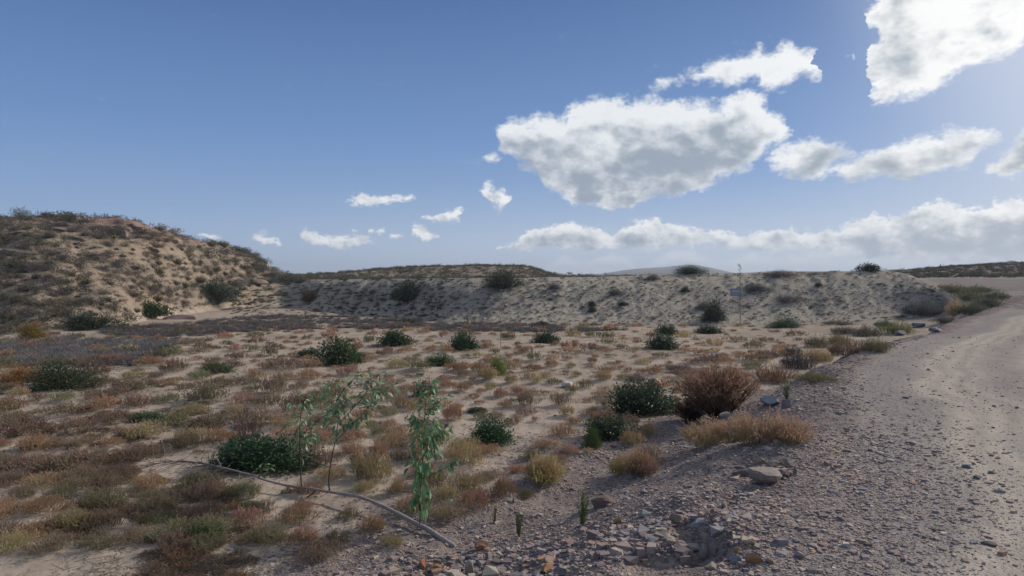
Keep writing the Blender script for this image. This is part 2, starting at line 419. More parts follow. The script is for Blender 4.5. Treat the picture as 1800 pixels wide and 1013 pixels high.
def height(X, Y, detail=True):
    X = np.atleast_1d(np.asarray(X, float)); Y = np.atleast_1d(np.asarray(Y, float))
    sh = X.shape; X = X.ravel(); Y = Y.ravel()
    M = masks(X, Y)
    z = M['z']; D = M['D']
    z = z * (1 - M['bank']) + np.interp(D, [0, 12, 20, 25, 30, 34, 40, 60], [0, 0.02, 0.27, 0.42, 0.58, 0.8, 1.05, 1.5]) * M['bank']
    farf = sst(D, 70, 110)
    # broad undulation of the flat, rills on the banks, lumps on the hill
    z = z + (1 - M['road']) * (1 - farf) * (0.05 * fbm(X * 0.35, Y * 0.35, 3) + 0.035 * fbm(X * 1.3, Y * 1.3, 3)) * (1 - 0.6 * M['emb'])
    em = M['emb'] * sst(M['st'], 0.0, 0.2) * (1 - sst(M['st'], 0.93, 1.02)) * (1 - farf)
    z = z + em * (0.11 * fbm(X * 1.2 - Y * 0.75, Y * 0.35 + X * 0.2, 4, 0.6) + 0.04 * fbm(X * 3.2, Y * 1.6, 2))
    hm = M['hill'] * (1 - sst(D, 90, 130))
    z = z + hm * (0.55 * fbm(X * 0.16, Y * 0.16, 3) + 0.32 * fbm(X * 0.7, Y * 0.7, 4, 0.6))
    gx = X + 2.2 * fbm(X * 0.12, Y * 0.12, 3) + 0.5 * (Y - 40)
    gul = vnoise(gx * 0.30, Y * 0.07 + 3)
    z = z - hm * sst(M['st'], 0.0, 0.25) * (1 - sst(M['st'], 0.6, 0.95)) * 0.42 * (1 - np.abs(2 * gul - 1)) ** 3
    ex = X + 0.9 * fbm(X * 0.4, Y * 0.4, 3)
    z = z - em * 0.07 * (1 - np.abs(2 * vnoise(ex * 0.8, Y * 0.2 + 5) - 1)) ** 4
    stq = np.clip(M['st'], 0, 1.1)
    ph = (z * 1.3 + 0.5 * fbm(X * 0.1, Y * 0.1, 2))
    ph2 = (z * 3.1 + 0.8 * fbm(X * 0.2, Y * 0.2, 2))
    z = z + hm * sst(stq, 0.45, 0.85) * (0.34 * (sst(ph - np.floor(ph), 0.3, 0.9) - (ph - np.floor(ph))) + 0.13 * (sst(ph2 - np.floor(ph2), 0.3, 0.9) - (ph2 - np.floor(ph2))))
    z = z + farf * (1 - sst(D, 500, 900)) * 0.5 * fbm(X * 0.06, Y * 0.06, 3)
    z = z + sst(D, 300, 800) * (6.0 * fbm(X * 0.004, Y * 0.004, 4)) * sst(D, 1200, 2600)
    # wheel ruts along the road
    rut = np.exp(-((M['dx'] - 1.9) / 0.28) ** 2) + np.exp(-((M['dx'] - 3.8) / 0.28) ** 2)
    z = z - 0.015 * rut * M['road'] * M['near'] + 0.012 * M['road'] * fbm(X * 1.1, Y * 1.1, 3)
    if detail:
        nearf = 1 - sst(D, 14, 30)
        g = M['gravel'] * (1 - 0.75 * M['road'])
        z = z + nearf * (g * (0.035 * fbm(X * 3.1, Y * 3.1, 4, 0.6)) + 0.008 * fbm(X * 9, Y * 9, 3))
        z = z + nearf * M['gravel'] * (1 - M['road']) * 0.10 * np.maximum(0, fbm(X * 0.9 + 4, Y * 0.9, 2))
    for (x, y, rx, ry, dd) in PITS:
        w = ((X - x) / rx) ** 2 + ((Y - y) / ry) ** 2
        s = w < 4
        if s.any():
            ww = w[s] * (1 + 0.6 * fbm(X[s] * 6, Y[s] * 6, 2))
            z[s] = z[s] - dd * np.exp(-np.clip(ww, 0, 9) ** 2 * 0.8)
    for (x, y, r, hh) in MOUNDS:
        s = (np.abs(X - x) < 2.5 * r) & (np.abs(Y - y) < 2.5 * r)
        if s.any():
            z[s] = z[s] + hh * np.exp(-((X[s] - x) ** 2 + (Y[s] - y) ** 2) / (r * r))
    return z.reshape(sh)


def hz(x, y):
    return float(height([x], [y])[0])


def ray(px, py):
    x = (px - 900) / FPX; y = -(py - 506.5) / FPX
    return np.array([x, math.cos(PITCH) + y * math.sin(PITCH), -math.sin(PITCH) + y * math.cos(PITCH)])


_T = np.exp(np.linspace(math.log(2.0), math.log(3500), 900))


def at(px, py):
    """the ground point that is seen at a measured place of the photograph: x, y, z, distance along y"""
    d = ray(px, py)
    X = d[0] * _T; Y = d[1] * _T; Z = EYE + d[2] * _T
    h = height(X, Y)
    k = np.nonzero(Z < h)[0]
    if not len(k): return None
    k = max(int(k[0]), 1)
    a, b = Z[k - 1] - h[k - 1], Z[k] - h[k]
    t = _T[k - 1] + (_T[k] - _T[k - 1]) * a / (a - b + 1e-9)
    x, y = d[0] * t, d[1] * t
    return np.array([x, y, hz(x, y)])


_TF = np.exp(np.linspace(math.log(22.0), math.log(100), 260))


def at_many(px, py, far=85):
    px = np.asarray(px, float); py = np.asarray(py, float)
    out = []
    for a in range(0, len(px), 400):
        x, y = px[a:a + 400], py[a:a + 400]
        dx = (x - 900) / FPX; q = -(y - 506.5) / FPX
        dy = math.cos(PITCH) + q * math.sin(PITCH); dz = -math.sin(PITCH) + q * math.cos(PITCH)
        X = dx[:, None] * _TF; Y = dy[:, None] * _TF; Z = EYE + dz[:, None] * _TF
        h = height(X, Y)
        below = Z < h
        k = np.maximum(below.argmax(1), 1)
        i = np.arange(len(x))
        A = Z[i, k - 1] - h[i, k - 1]; B = Z[i, k] - h[i, k]
        f = np.clip(A / (A - B + 1e-9), 0, 1)
        t = _TF[k - 1] + (_TF[k] - _TF[k - 1]) * f
        ok = below.any(1) & (dy * t < far)
        xx, yy = (dx * t)[ok], (dy * t)[ok]
        out.append(np.stack([xx, yy, height(xx, yy)], 1))
    return np.concatenate(out)


# ------------------------------------------------------------------ object helpers
COL = SC.collection
MATS = {}


def link(o):
    COL.objects.link(o); return o


def mesh_from(name, V, F, col=None, smooth=False, loops=None):
    me = bpy.data.meshes.new(name)
    V = np.asarray(V, np.float32); F = np.asarray(F, np.int32)
    k = F.shape[1]
    me.vertices.add(len(V)); me.vertices.foreach_set('co', V.ravel())
    me.loops.add(F.size); me.loops.foreach_set('vertex_index', F.ravel())
    me.polygons.add(len(F))
    me.polygons.foreach_set('loop_start', np.arange(0, F.size, k, dtype=np.int32))
    me.polygons.foreach_set('loop_total', np.full(len(F), k, np.int32))
    me.polygons.foreach_set('use_smooth', np.full(len(F), smooth))
    if col is not None:
        a = me.color_attributes.new('tint', 'FLOAT_COLOR', 'POINT')
        c = np.ones((len(V), 4), np.float32); c[:, :3] = col
        a.data.foreach_set('color', c.ravel())
    me.update()
    me.validate(clean_customdata=False)
    return me


def add(name, me, mat, parent=None, loc=None, kind=None, label=None, cat=None, group=None, color=None, rz=0.0, scale=None):
    o = bpy.data.objects.new(name, me)
    if mat is not None and me is not None and not me.materials:
        me.materials.append(MATS[mat] if isinstance(mat, str) else mat)
    link(o)
    if parent is not None: o.parent = parent
    if loc is not None: o.location = tuple(float(v) for v in loc)
    if kind: o['kind'] = kind
    if label: o['label'] = label
    if cat: o['category'] = cat
    if group: o['group'] = group
    if color is not None: o.color = (float(color[0]), float(color[1]), float(color[2]), 1.0)
    if rz: o.rotation_euler = (0, 0, rz)
    if scale is not None: o.scale = tuple(float(v) for v in (scale if hasattr(scale, '__len__') else (scale,) * 3))
    return o


# ------------------------------------------------------------------ materials
def mat_new(name):
    m = bpy.data.materials.new(name); m.use_nodes = True
    T = NT(m.node_tree); T.n.clear()
    out = T.new('ShaderNodeOutputMaterial')
    MATS[name] = m
    return m, T, out


def principled(T, color, rough=0.9, normal=None, spec=0.2):
    p = T.new('ShaderNodeBsdfPrincipled')
    T.put(p.inputs['Base Color'], color); T.put(p.inputs['Roughness'], rough)
    p.inputs['Specular IOR Level'].default_value = spec
    if normal is not None: T.l.new(normal, p.inputs['Normal'])
    return p


def bump(T, h, strength, dist, nrm=None):
    b = T.new('ShaderNodeBump'); b.inputs['Strength'].default_value = strength; b.inputs['Distance'].default_value = dist
    T.put(b.inputs['Height'], h)
    if nrm is not None: T.l.new(nrm, b.inputs['Normal'])
    return b.outputs[0]


def foliage_mat(name, trans=0.35, rough=0.6, spec=0.25):
    m, T, out = mat_new(name)
    oi = T.new('ShaderNodeObjectInfo')
    at_ = T.new('ShaderNodeAttribute', attribute_name='tint')
    c = T.mix(1.0, oi.outputs['Color'], at_.outputs['Color'], 'MULTIPLY')
    p = principled(T, c, rough, None, spec)
    tr = T.new('ShaderNodeBsdfTranslucent'); T.put(tr.inputs['Color'], c)
    mx = T.new('ShaderNodeMixShader'); mx.inputs[0].default_value = trans
    T.l.new(p.outputs[0], mx.inputs[1]); T.l.new(tr.outputs[0], mx.inputs[2])
    T.l.new(mx.outputs[0], out.inputs[0])


foliage_mat('dry_foliage', 0.38, 0.8, 0.1)
foliage_mat('green_leaf', 0.30, 0.42, 0.4)


def solid_tint(name, rough=0.85, bscale=30, bstr=0.4, bd=0.01, var=0.25, spec=0.2):
    m, T, out = mat_new(name)
    oi = T.new('ShaderNodeObjectInfo')
    at_ = T.new('ShaderNodeAttribute', attribute_name='tint')
    c = T.mix(1.0, oi.outputs['Color'], at_.outputs['Color'], 'MULTIPLY')
    tc = T.new('ShaderNodeTexCoord')
    n = T.noise(tc.outputs['Object'], bscale, 5, 0.65)
    k = T.sm(n, 0.3, 0.7, 1 - var, 1 + var)
    kk = T.xyz(k, k, k)
    c = T.mix(1.0, c, kk, 'MULTIPLY')
    p = principled(T, c, rough, bump(T, n, bstr, bd), spec)
    T.l.new(p.outputs[0], out.inputs[0])


solid_tint('stone', 0.85, 14, 0.6, 0.02, 0.3)
solid_tint('bark', 0.85, 60, 0.5, 0.004, 0.3)
solid_tint('pebble_stone', 0.8, 60, 0.2, 0.004, 0.15)
solid_tint('sign_paint', 0.5, 6, 0.05, 0.001, 0.08)


def ground_mat():
    m, T, out = mat_new('ground_soil')
    geo = T.new('ShaderNodeNewGeometry'); P = geo.outputs['Position']
    A = T.new('ShaderNodeAttribute', attribute_name='zone_a')   # gravel, road, embankment
    B = T.new('ShaderNodeAttribute', attribute_name='zone_b')   # hill, far scrub, red rock
    sa = T.new('ShaderNodeSeparateColor'); T.put(sa.inputs[0], A.outputs['Color'])
    sb = T.new('ShaderNodeSeparateColor'); T.put(sb.inputs[0], B.outputs['Color'])
    n_big = T.noise(P, 0.25, 5, 0.6); n_mid = T.noise(P, 1.7, 5, 0.6); n_fin = T.noise(P, 14, 4, 0.6); n_gr = T.noise(P, 70, 2, 0.5)
    # sand of the flat
    sand = T.mix(T.sm(n_mid, 0.35, 0.65), (0.415, 0.338, 0.268), (0.315, 0.256, 0.205))
    sand = T.mix(T.sm(n_big, 0.45, 0.7, 0, 0.6), sand, (0.25, 0.20, 0.162))
    sand = T.mix(T.sm(n_fin, 0.48, 0.7, 0, 0.5), sand, (0.17, 0.13, 0.10))
    # marl of the embankment
    marl = T.mix(T.sm(n_mid, 0.35, 0.65), (0.42, 0.37, 0.295), (0.35, 0.308, 0.255))
    marl = T.mix(T.sm(n_big, 0.45, 0.6, 0, 0.5), marl, (0.345, 0.295, 0.25))
    marl = T.mix(T.sm(T.noise(P, 5.0, 4, 0.7), 0.58, 0.70, 0, 0.45), marl, (0.2, 0.185, 0.16))
    # ochre of the hill, red sandstone near its top
    och = T.mix(T.sm(n_mid, 0.35, 0.65), (0.40, 0.31, 0.225), (0.29, 0.23, 0.175))
    och = T.mix(T.sm(n_big, 0.5, 0.65, 0, 0.6), och, (0.27, 0.215, 0.185))
    redr = T.mix(T.sm(n_fin, 0.4, 0.6), (0.40, 0.26, 0.20), (0.27, 0.19, 0.16))
    och = T.mix(sb.outputs[2], och, redr)
    # gravel: small stones of several colours, real pebbles lie on top of it near by
    def pebbles(scale):
        w = T.vm('ADD', P, T.vm('SCALE', T.noise(P, 9, 2, 0.5, out=1), sc=0.06))
        vo = T.new('ShaderNodeTexVoronoi'); T.put(vo.inputs['Vector'], w); vo.inputs['Scale'].default_value = scale
        cr = T.new('ShaderNodeValToRGB')
        sp = T.new('ShaderNodeSeparateColor'); T.put(sp.inputs[0], vo.outputs['Color']); T.put(cr.inputs[0], sp.outputs[0])
        el = cr.color_ramp.elements
        el[0].position = 0; el[0].color = (0.09, 0.072, 0.068, 1)
        el[1].position = 1; el[1].color = (0.42, 0.36, 0.30, 1)
        for pos, c in ((0.25, (0.17, 0.13, 0.12)), (0.45, (0.21, 0.165, 0.15)), (0.6, (0.20, 0.185, 0.185)), (0.75, (0.26, 0.195, 0.165)), (0.88, (0.29, 0.24, 0.20))):
            e = el.new(pos); e.color = c + (1,)
        ed = T.sm(vo.outputs['Distance'], 0.15, 0.62, 1, 0)
        return cr.outputs[0], ed
    c1, d1 = pebbles(34); c2, d2 = pebbles(75)
    dirt = T.mix(T.sm(n_mid, 0.3, 0.7), (0.235, 0.19, 0.17), (0.31, 0.255, 0.22))
    pick = T.sm(n_mid, 0.45, 0.55)
    gcol = T.mix(T.m('MULTIPLY', T.sm(n_fin, 0.35, 0.55), 0.85), dirt, T.mix(pick, c1, c2))
    gh = T.mix(pick, d1, d2)
    # compacted road
    rd = T.mix(T.sm(n_mid, 0.3, 0.7), (0.28, 0.245, 0.22), (0.35, 0.31, 0.275))
    rd = T.mix(T.sm(n_big, 0.35, 0.65, 0, 0.7), rd, (0.26, 0.23, 0.215))
    rcol = T.mix(T.m('MULTIPLY', T.sm(T.noise(P, 22, 3, 0.6), 0.5, 0.62), 0.6), rd, c2)
    ca = T.new('ShaderNodeAttribute', attribute_name='rut')
    rcol = T.mix(T.m('MULTIPLY', ca.outputs['Fac'], 0.65), rcol, (0.54, 0.465, 0.37))
    c = T.mix(sa.outputs[2], sand, marl)
    c = T.mix(sb.outputs[0], c, och)
    gm = T.sm(T.m('ADD', sa.outputs[0], T.m('MULTIPLY', T.m('SUBTRACT', n_fin, 0.5), 0.9)), 0.3, 0.6)
    c = T.mix(gm, c, gcol)
    c = T.mix(sa.outputs[1], c, rcol)
    scr = T.mix(T.sm(T.noise(P, 0.35, 6, 0.7), 0.42, 0.58), (0.09, 0.085, 0.075), (0.20, 0.17, 0.14))
    c = T.mix(sb.outputs[1], c, scr)
    # relief
    hsum = T.m('ADD', T.m('MULTIPLY', n_fin, 0.5), T.m('MULTIPLY', n_gr, 0.12))
    hsum = T.m('ADD', hsum, T.m('MULTIPLY', T.m('MULTIPLY', gh, T.m('MAXIMUM', gm, T.m('MULTIPLY', sa.outputs[1], 0.45))), 0.5))
    n1 = bump(T, hsum, 0.6, 0.03)
    n2 = bump(T, T.m('MULTIPLY', T.noise(P, 2.6, 6, 0.7), T.m('MAXIMUM', T.m('MULTIPLY', sa.outputs[2], 0.6), sb.outputs[0])), 0.75, 0.5, n1)
    p = principled(T, c, 1.0, n2, 0.0)
    T.l.new(p.outputs[0], out.inputs[0])
    return m


ground_mat()

# ------------------------------------------------------------------ plants: shape generators (unit size, numpy)
class PB:
    def __init__(s, seed=0):
        s.V = []; s.F = []; s.C = []; s.n = 0; s.r = np.random.RandomState(seed)

    def push(s, V, F, C):
        s.V.append(V); s.F.append(F + s.n); s.C.append(C); s.n += len(V)

    def leaves(s, P, D, L, W, C, fold=0.25, up=None):
        """one pointed leaf (two triangles, folded at the midrib) per row"""
        n = len(P)
        D = D / (np.linalg.norm(D, axis=1, keepdims=True) + 1e-9)
        R = s.r.randn(n, 3) if up is None else up + 0.35 * s.r.randn(n, 3)
        S = np.cross(D, R); S /= (np.linalg.norm(S, axis=1, keepdims=True) + 1e-9)
        N = np.cross(S, D)
        L = np.broadcast_to(L, (n,))[:, None]; W = np.broadcast_to(W, (n,))[:, None]
        a = P; t = P + D * L - N * L * 0.12
        m = P + D * L * 0.45
        l = m + S * W * 0.5 + N * W * fold; r = m - S * W * 0.5 + N * W * fold
        V = np.stack([a, l, t, r], 1).reshape(-1, 3)
        i = np.arange(n)[:, None] * 4
        F = np.concatenate([i + [0, 1, 2], i + [0, 2, 3]], 0)
        s.push(V, F, np.repeat(C, 4, 0))

    def blades(s, P0, P1, w, C0, C1, bend=None):
        """thin tapering blade, two segments"""
        n = len(P0)
        D = P1 - P0
        S = np.cross(D, s.r.randn(n, 3)); S /= (np.linalg.norm(S, axis=1, keepdims=True) + 1e-9)
        w = np.broadcast_to(w, (n,))[:, None]
        M = P0 + D * 0.5 + (0 if bend is None else bend)
        V = np.stack([P0 - S * w / 2, P0 + S * w / 2, M - S * w * 0.4, M + S * w * 0.4, P1], 1).reshape(-1, 3)
        C = np.stack([C0, C0, (C0 + C1) / 2, (C0 + C1) / 2, C1], 1).reshape(-1, 3)
        i = np.arange(n)[:, None] * 5
        F = np.concatenate([i + [0, 1, 3], i + [0, 3, 2], i + [2, 3, 4]], 0)
        s.push(V, F, C)

    def tube(s, pts, rad, c, k=5):
        pts = np.asarray(pts, float); n = len(pts)
        rad = np.broadcast_to(rad, (n,))
        T = np.gradient(pts, axis=0); T /= np.linalg.norm(T, axis=1, keepdims=True) + 1e-9
        ref = np.array([0.31, 0.17, 0.93]) if abs(T[0, 2]) < 0.8 else np.array([0.9, 0.3, 0.1])
        S = np.cross(T, ref); S /= np.linalg.norm(S, axis=1, keepdims=True) + 1e-9
        N = np.cross(S, T)
        a = np.arange(k) * 2 * math.pi / k
        V = (pts[:, None] + rad[:, None, None] * (np.cos(a)[None, :, None] * S[:, None] + np.sin(a)[None, :, None] * N[:, None])).reshape(-1, 3)
        F = []
        for i in range(n - 1):
            for j in range(k):
                p, q = i * k + j, i * k + (j + 1) % k
                F += [(p, q, q + k), (p, q + k, p + k)]
        for j in range(1, k - 1):
            F += [(0, j + 1, j), ((n - 1) * k, (n - 1) * k + j, (n - 1) * k + j + 1)]
        s.push(V, np.array(F), np.tile(np.array(c, float)[None], (len(V), 1)))

    def arrays(s):
        return np.concatenate(s.V), np.concatenate(s.F), np.concatenate(s.C)

    def mesh(s, name, smooth=False):
        return mesh_from(name, *s.arrays(), smooth=smooth)


def unit(v):
    return v / (np.linalg.norm(v, axis=-1, keepdims=True) + 1e-9)


def tuft(seed, n=90, per=13, leaf=0.085, lw=0.35, tip=(1.05, 0.93, 0.86), base=(0.80, 0.88, 0.62), spread=0.86, stem=0.014, droop=0.0):
    """low cushion of upright fleshy-leaved stems; radius 1, height 1"""
    b = PB(seed); r = b.r
    lob = r.rand(5) * 6.28
    a = r.rand(n) * 2 * math.pi
    rr = np.sqrt(r.rand(n))
    edge = 1 + 0.16 * np.sin(a * 2 + lob[0]) + 0.12 * np.sin(a * 3 + lob[1]) + 0.08 * np.sin(a * 5 + lob[2])
    P0 = np.stack([np.cos(a) * rr * spread * edge, np.sin(a) * rr * spread * edge, -0.03 + 0 * a], 1)
    tipr = rr * edge * (0.9 + 0.2 * r.rand(n))
    hz_ = np.sqrt(np.clip(1 - (rr * 0.92) ** 2, 0.02, 1)) * (0.55 + 0.5 * r.rand(n)) * (1 + 0.22 * np.sin(a * 2 + lob[3]))
    P1 = np.stack([np.cos(a + 0.3 * r.randn(n)) * tipr, np.sin(a + 0.3 * r.randn(n)) * tipr, hz_], 1)
    Cb = np.array(base)[None] * (0.75 + 0.4 * r.rand(n, 1)); Ct = np.array(tip)[None] * (0.7 + 0.5 * r.rand(n, 1)) * (1 + 0.12 * r.randn(n, 3))
    bend = 0.10 * r.randn(n, 3); bend[:, 2] = np.abs(bend[:, 2])
    b.blades(P0, P1, stem, Cb * 0.7, Ct * 0.8, bend)
    t = (0.22 + 0.80 * (np.arange(per) + r.rand(n, per)) / per)[..., None]
    base_ = P0[:, None] * (1 - t) + P1[:, None] * t + bend[:, None] * 2 * (t * (1 - t)) * 2
    d = unit((P1 - P0)[:, None] + 0.0) * 0.8 + 0.75 * r.randn(n, per, 3) * 0.6
    d[..., 2] += 0.25
    C = Cb[:, None] * (1 - t) + Ct[:, None] * t
    C = C * (0.8 + 0.4 * r.rand(n, per, 1))
    L = leaf * (0.6 + 0.8 * r.rand(n * per))
    b.leaves(base_.reshape(-1, 3), d.reshape(-1, 3), L, L * lw, C.reshape(-1, 3))
    return b


def leaf_shrub(seed, n=1500, leaf=0.13, lw=0.5, low=0.0, gap=0.25, var=0.45):
    """dome of flat leaves on short radial twigs, radius 1, height 1 -> (leaves, twigs)"""
    b = PB(seed); w = PB(seed + 500); r = b.r
    nb = 110
    th = r.rand(nb) * 2 * math.pi; ph = np.arccos(1 - r.rand(nb) * 0.98)
    dirs = np.stack([np.sin(ph) * np.cos(th), np.sin(ph) * np.sin(th), np.cos(ph)], 1)
    lo = r.rand(4) * 6.28
    rad = (0.72 + 0.28 * r.rand(nb)) * (1 + 0.20 * np.sin(th * 2 + lo[0]) * np.sin(ph) + 0.13 * np.sin(th * 3 + lo[1]) + 0.10 * np.sin(ph * 5 + lo[2]))
    per = n // nb
    for i in range(nb):
        c = dirs[i] * rad[i]
        root = np.array([dirs[i, 0] * 0.12, dirs[i, 1] * 0.12, -0.03])
        mid = root * 0.5 + c * 0.5 + np.array([0, 0, 0.06])
        w.tube([root, mid, c * 0.93], [0.014, 0.009, 0.003], (0.6, 0.5, 0.4), 3)
        # twigs of each branch
        t = r.rand(per) ** 0.4
        cen = root[None] * (1 - t[:, None]) ** 1 * 0.6 + c[None] * (0.4 * (1 - t[:, None]) + t[:, None])
        sp = (0.08 + 0.07 * t)[:, None]
        P = cen + r.randn(per, 3) * sp
        P[:, 2] = np.abs(P[:, 2]) + 0.01
        d = unit(P - cen) * 0.7 + dirs[i][None] * 0.5 + 0.5 * r.randn(per, 3)
        d[:, 2] += 0.25
        C = np.ones((per, 3)) * (1 - var / 2 + var * r.rand(per, 1)) * (1 + 0.08 * r.randn(per, 3))
        C[r.rand(per) < 0.05] *= [2.6, 1.9, 1.0]
        L = leaf * (0.5 + 1.0 * r.rand(per))
        b.leaves(P, d, L, L * lw, C, 0.2, up=np.array([[0, 0, 1.0]]) + dirs[i][None] * 0.5)
    for i in range(16):
        a = r.rand() * 6.28; q = 0.5 + 0.6 * r.rand()
        e = np.array([math.cos(a) * q, math.sin(a) * q, 1.12 - 0.75 * q * r.rand()])
        w.tube([e * 0.25, e * 0.65 + 0.05 * r.randn(3), e], [0.010, 0.007, 0.003], (1.6, 1.4, 1.2), 3)
    return b, w


def needle_shrub(seed, n=260, per=16, leaf=0.07, tip=(1, 1, 1), base=(0.7, 0.7, 0.6), fan=1.0, topspread=1.0, lw=0.3, stemc=(0.5, 0.42, 0.36), nb=60, low=0.35):
    """upright, finely twigged bush: a fan of branches that fork, fine leaves on the outer half"""
    b = PB(seed); w = PB(seed + 900); r = b.r
    for i in range(nb):
        a = r.rand() * 2 * math.pi; lean = np.sqrt(r.rand()) * fan
        tip0 = np.array([math.cos(a) * lean, math.sin(a) * lean, max(0.22, math.sqrt(max(0.05, 1.15 - (lean * 0.85) ** 2)) * (0.72 + 0.33 * r.rand()))])
        root = np.array([math.cos(a) * 0.12 * lean, math.sin(a) * 0.12 * lean, -0.04])
        mid = root * 0.5 + tip0 * 0.5 + np.array([0, 0, 0.02]) + 0.04 * r.randn(3)
        w.tube([root, mid, tip0 * 0.93], [0.013, 0.008, 0.003], stemc, 3)
        k = n // nb
        t = low + (1 - low) * r.rand(k)
        B = np.where(t[:, None] < 0.5, root + (mid - root) * t[:, None] * 2, mid + (tip0 - mid) * (t[:, None] * 2 - 1))
        dd = unit(unit(tip0 - root)[None] + 0.42 * r.randn(k, 3))
        ln = (0.09 + 0.13 * r.rand(k))[:, None]
        E = B + dd * ln
        c0 = np.array(stemc)[None] * np.ones((k, 1)); c1 = np.array(base)[None] * np.ones((k, 1))
        w.blades(B, E, 0.007, c0, c1)
        tt = (0.1 + 0.95 * r.rand(k, per))[..., None]
        P = B[:, None] * (1 - tt) + E[:, None] * tt
        d = unit(dd[:, None] + 0.65 * r.randn(k, per, 3))
        hh = np.clip(P[..., 2:3] * 0.9, 0, 1) * 0.6 + tt * 0.4
        C = (np.array(base) * (1 - hh) + np.array(tip) * hh) * (0.7 + 0.6 * r.rand(k, per, 1)) * (1 + 0.07 * r.randn(k, per, 3))
        L = leaf * (0.6 + 0.8 * r.rand(k * per))
        b.leaves(P.reshape(-1, 3), d.reshape(-1, 3), L, L * lw, C.reshape(-1, 3))
    return b, w


def tussock(seed, n=260, w=0.035, tip=(1, 1, 1), base=(0.75, 0.7, 0.6)):
    """hemisphere of stiff grass blades with arching tips"""
    b = PB(seed); r = b.r
    a = r.rand(n) * 2 * math.pi; ph = np.arccos(1 - r.rand(n) * 0.97)
    d = np.stack([np.sin(ph) * np.cos(a), np.sin(ph) * np.sin(a), np.cos(ph)], 1)
    P0 = d * [0.35, 0.35, 0.02] * r.rand(n, 1)
    P1 = d * (0.65 + 0.4 * r.rand(n, 1)); P1[:, 2] = np.maximum(P1[:, 2] - 0.08 * np.sin(ph), 0.02)
    bend = np.zeros((n, 3)); bend[:, 2] = 0.12
    c = 0.7 + 0.5 * r.rand(n, 1)
    b.blades(P0, P1, w, np.array(base)[None] * c, np.array(tip)[None] * c, bend)
    return b


def scrub(seed, n=420, leaf=0.16, var=0.5, wood=26):
    """rough low bush of fine greyish leaves and bare twigs"""
    b = PB(seed); r = b.r
    nb = 14
    c0 = r.randn(nb, 3) * [0.42, 0.42, 0.0]; c0[:, 2] = 0.2 + 0.4 * r.rand(nb)
    k = n // nb
    P = (c0[:, None] + r.randn(nb, k, 3) * [0.24, 0.24, 0.19]).reshape(-1, 3); P[:, 2] = np.abs(P[:, 2])
    d = unit(P * [1, 1, 1.2]) + 0.6 * r.randn(len(P), 3)
    C = np.ones((len(P), 3)) * (1 - var / 2 + var * r.rand(len(P), 1))
    L = leaf * (0.6 + 0.8 * r.rand(len(P)))
    b.leaves(P, d, L, L * 0.34, C)
    a = r.rand(wood) * 6.28; q = r.rand(wood)
    P1 = np.stack([np.cos(a) * q, np.sin(a) * q, 1.02 - 0.55 * q * q], 1)
    b.blades(P1 * 0.1, P1, 0.02, np.ones((wood, 3)) * 0.6, np.ones((wood, 3)) * 0.7)
    return b


def creeper(seed, n=240, leaf=0.14):
    """flat mat of leaves trailing downhill (local -y)"""
    b = PB(seed); r = b.r
    nt = 9
    for i in range(nt):
        a = -math.pi / 2 + 0.75 * r.randn()
        m = n // nt
        t = r.rand(m)
        P = np.stack([math.cos(a) * t * 1.0 + 0.10 * r.randn(m), math.sin(a) * t * 1.0 + 0.10 * r.randn(m) + 0.25, 0.10 + 0.5 * (1 - t) * r.rand(m)], 1)
        d = np.stack([np.cos(a) + 0.6 * r.randn(m), np.sin(a) + 0.6 * r.randn(m), 0.3 + 0.4 * r.rand(m)], 1)
        C = np.ones((m, 3)) * (0.7 + 0.6 * r.rand(m, 1))
        L = leaf * (0.6 + 0.8 * r.rand(m))
        b.leaves(P, d, L, L * 0.55, C, 0.15, up=np.array([[0, -0.4, 1.0]]))
    return b


def rock_arrays(seed, sub=2, cuts=9, rough=0.05):
    """angular stone: sphere cut by random planes, then roughened"""
    import bmesh
    bm = bmesh.new(); bmesh.ops.create_icosphere(bm, subdivisions=sub, radius=1.0)
    V = np.array([v.co[:] for v in bm.verts]); F = np.array([[v.index for v in f.verts] for f in bm.faces]); bm.free()
    r = np.random.RandomState(seed)
    N = unit(r.randn(cuts, 3)); dd = 0.42 + 0.38 * r.rand(cuts)
    for nrm, q in zip(N, dd):
        s = V @ nrm
        over = s > q
        V[over] -= (s[over] - q)[:, None] * nrm
    V += rough * np.stack([fbm(V[:, 0] * 2 + seed, V[:, 1] * 2 + V[:, 2], 3), fbm(V[:, 1] * 2, V[:, 2] * 2 + seed, 3), fbm(V[:, 2] * 2 + 3, V[:, 0] * 2 + seed, 3)], 1)
    return V, F


def merge_instances(bases, pick, X, Y, Z, rot, sc, colr):
    """many copies of a few shapes as one set of arrays (only for uncountable ground cover)"""
    Vs, Fs, Cs = [], [], []; n = 0
    for k, (V, F, C) in enumerate(bases):
        idx = np.nonzero(pick == k)[0]
        if not len(idx): continue
        c, s = np.cos(rot[idx])[:, None], np.sin(rot[idx])[:, None]
        S = sc[idx]
        vx = V[None, :, 0] * S[:, 0:1]; vy = V[None, :, 1] * S[:, 1:2]; vz = V[None, :, 2] * S[:, 2:3]
        W = np.stack([vx * c - vy * s + X[idx][:, None], vx * s + vy * c + Y[idx][:, None], vz + Z[idx][:, None]], -1).astype(np.float32)
        Vs.append(W.reshape(-1, 3))
        Fs.append((F[None] + (np.arange(len(idx)) * len(V))[:, None, None] + n).reshape(-1, F.shape[1]))
        Cs.append((C[None] * colr[idx][:, None]).reshape(-1, 3).astype(np.float32))
        n += len(idx) * len(V)
    return np.concatenate(Vs), np.concatenate(Fs), np.concatenate(Cs)


# ------------------------------------------------------------------ where the cushions of the flat stand (decides the small sand mounds too)
RNG = np.random.RandomState(5)
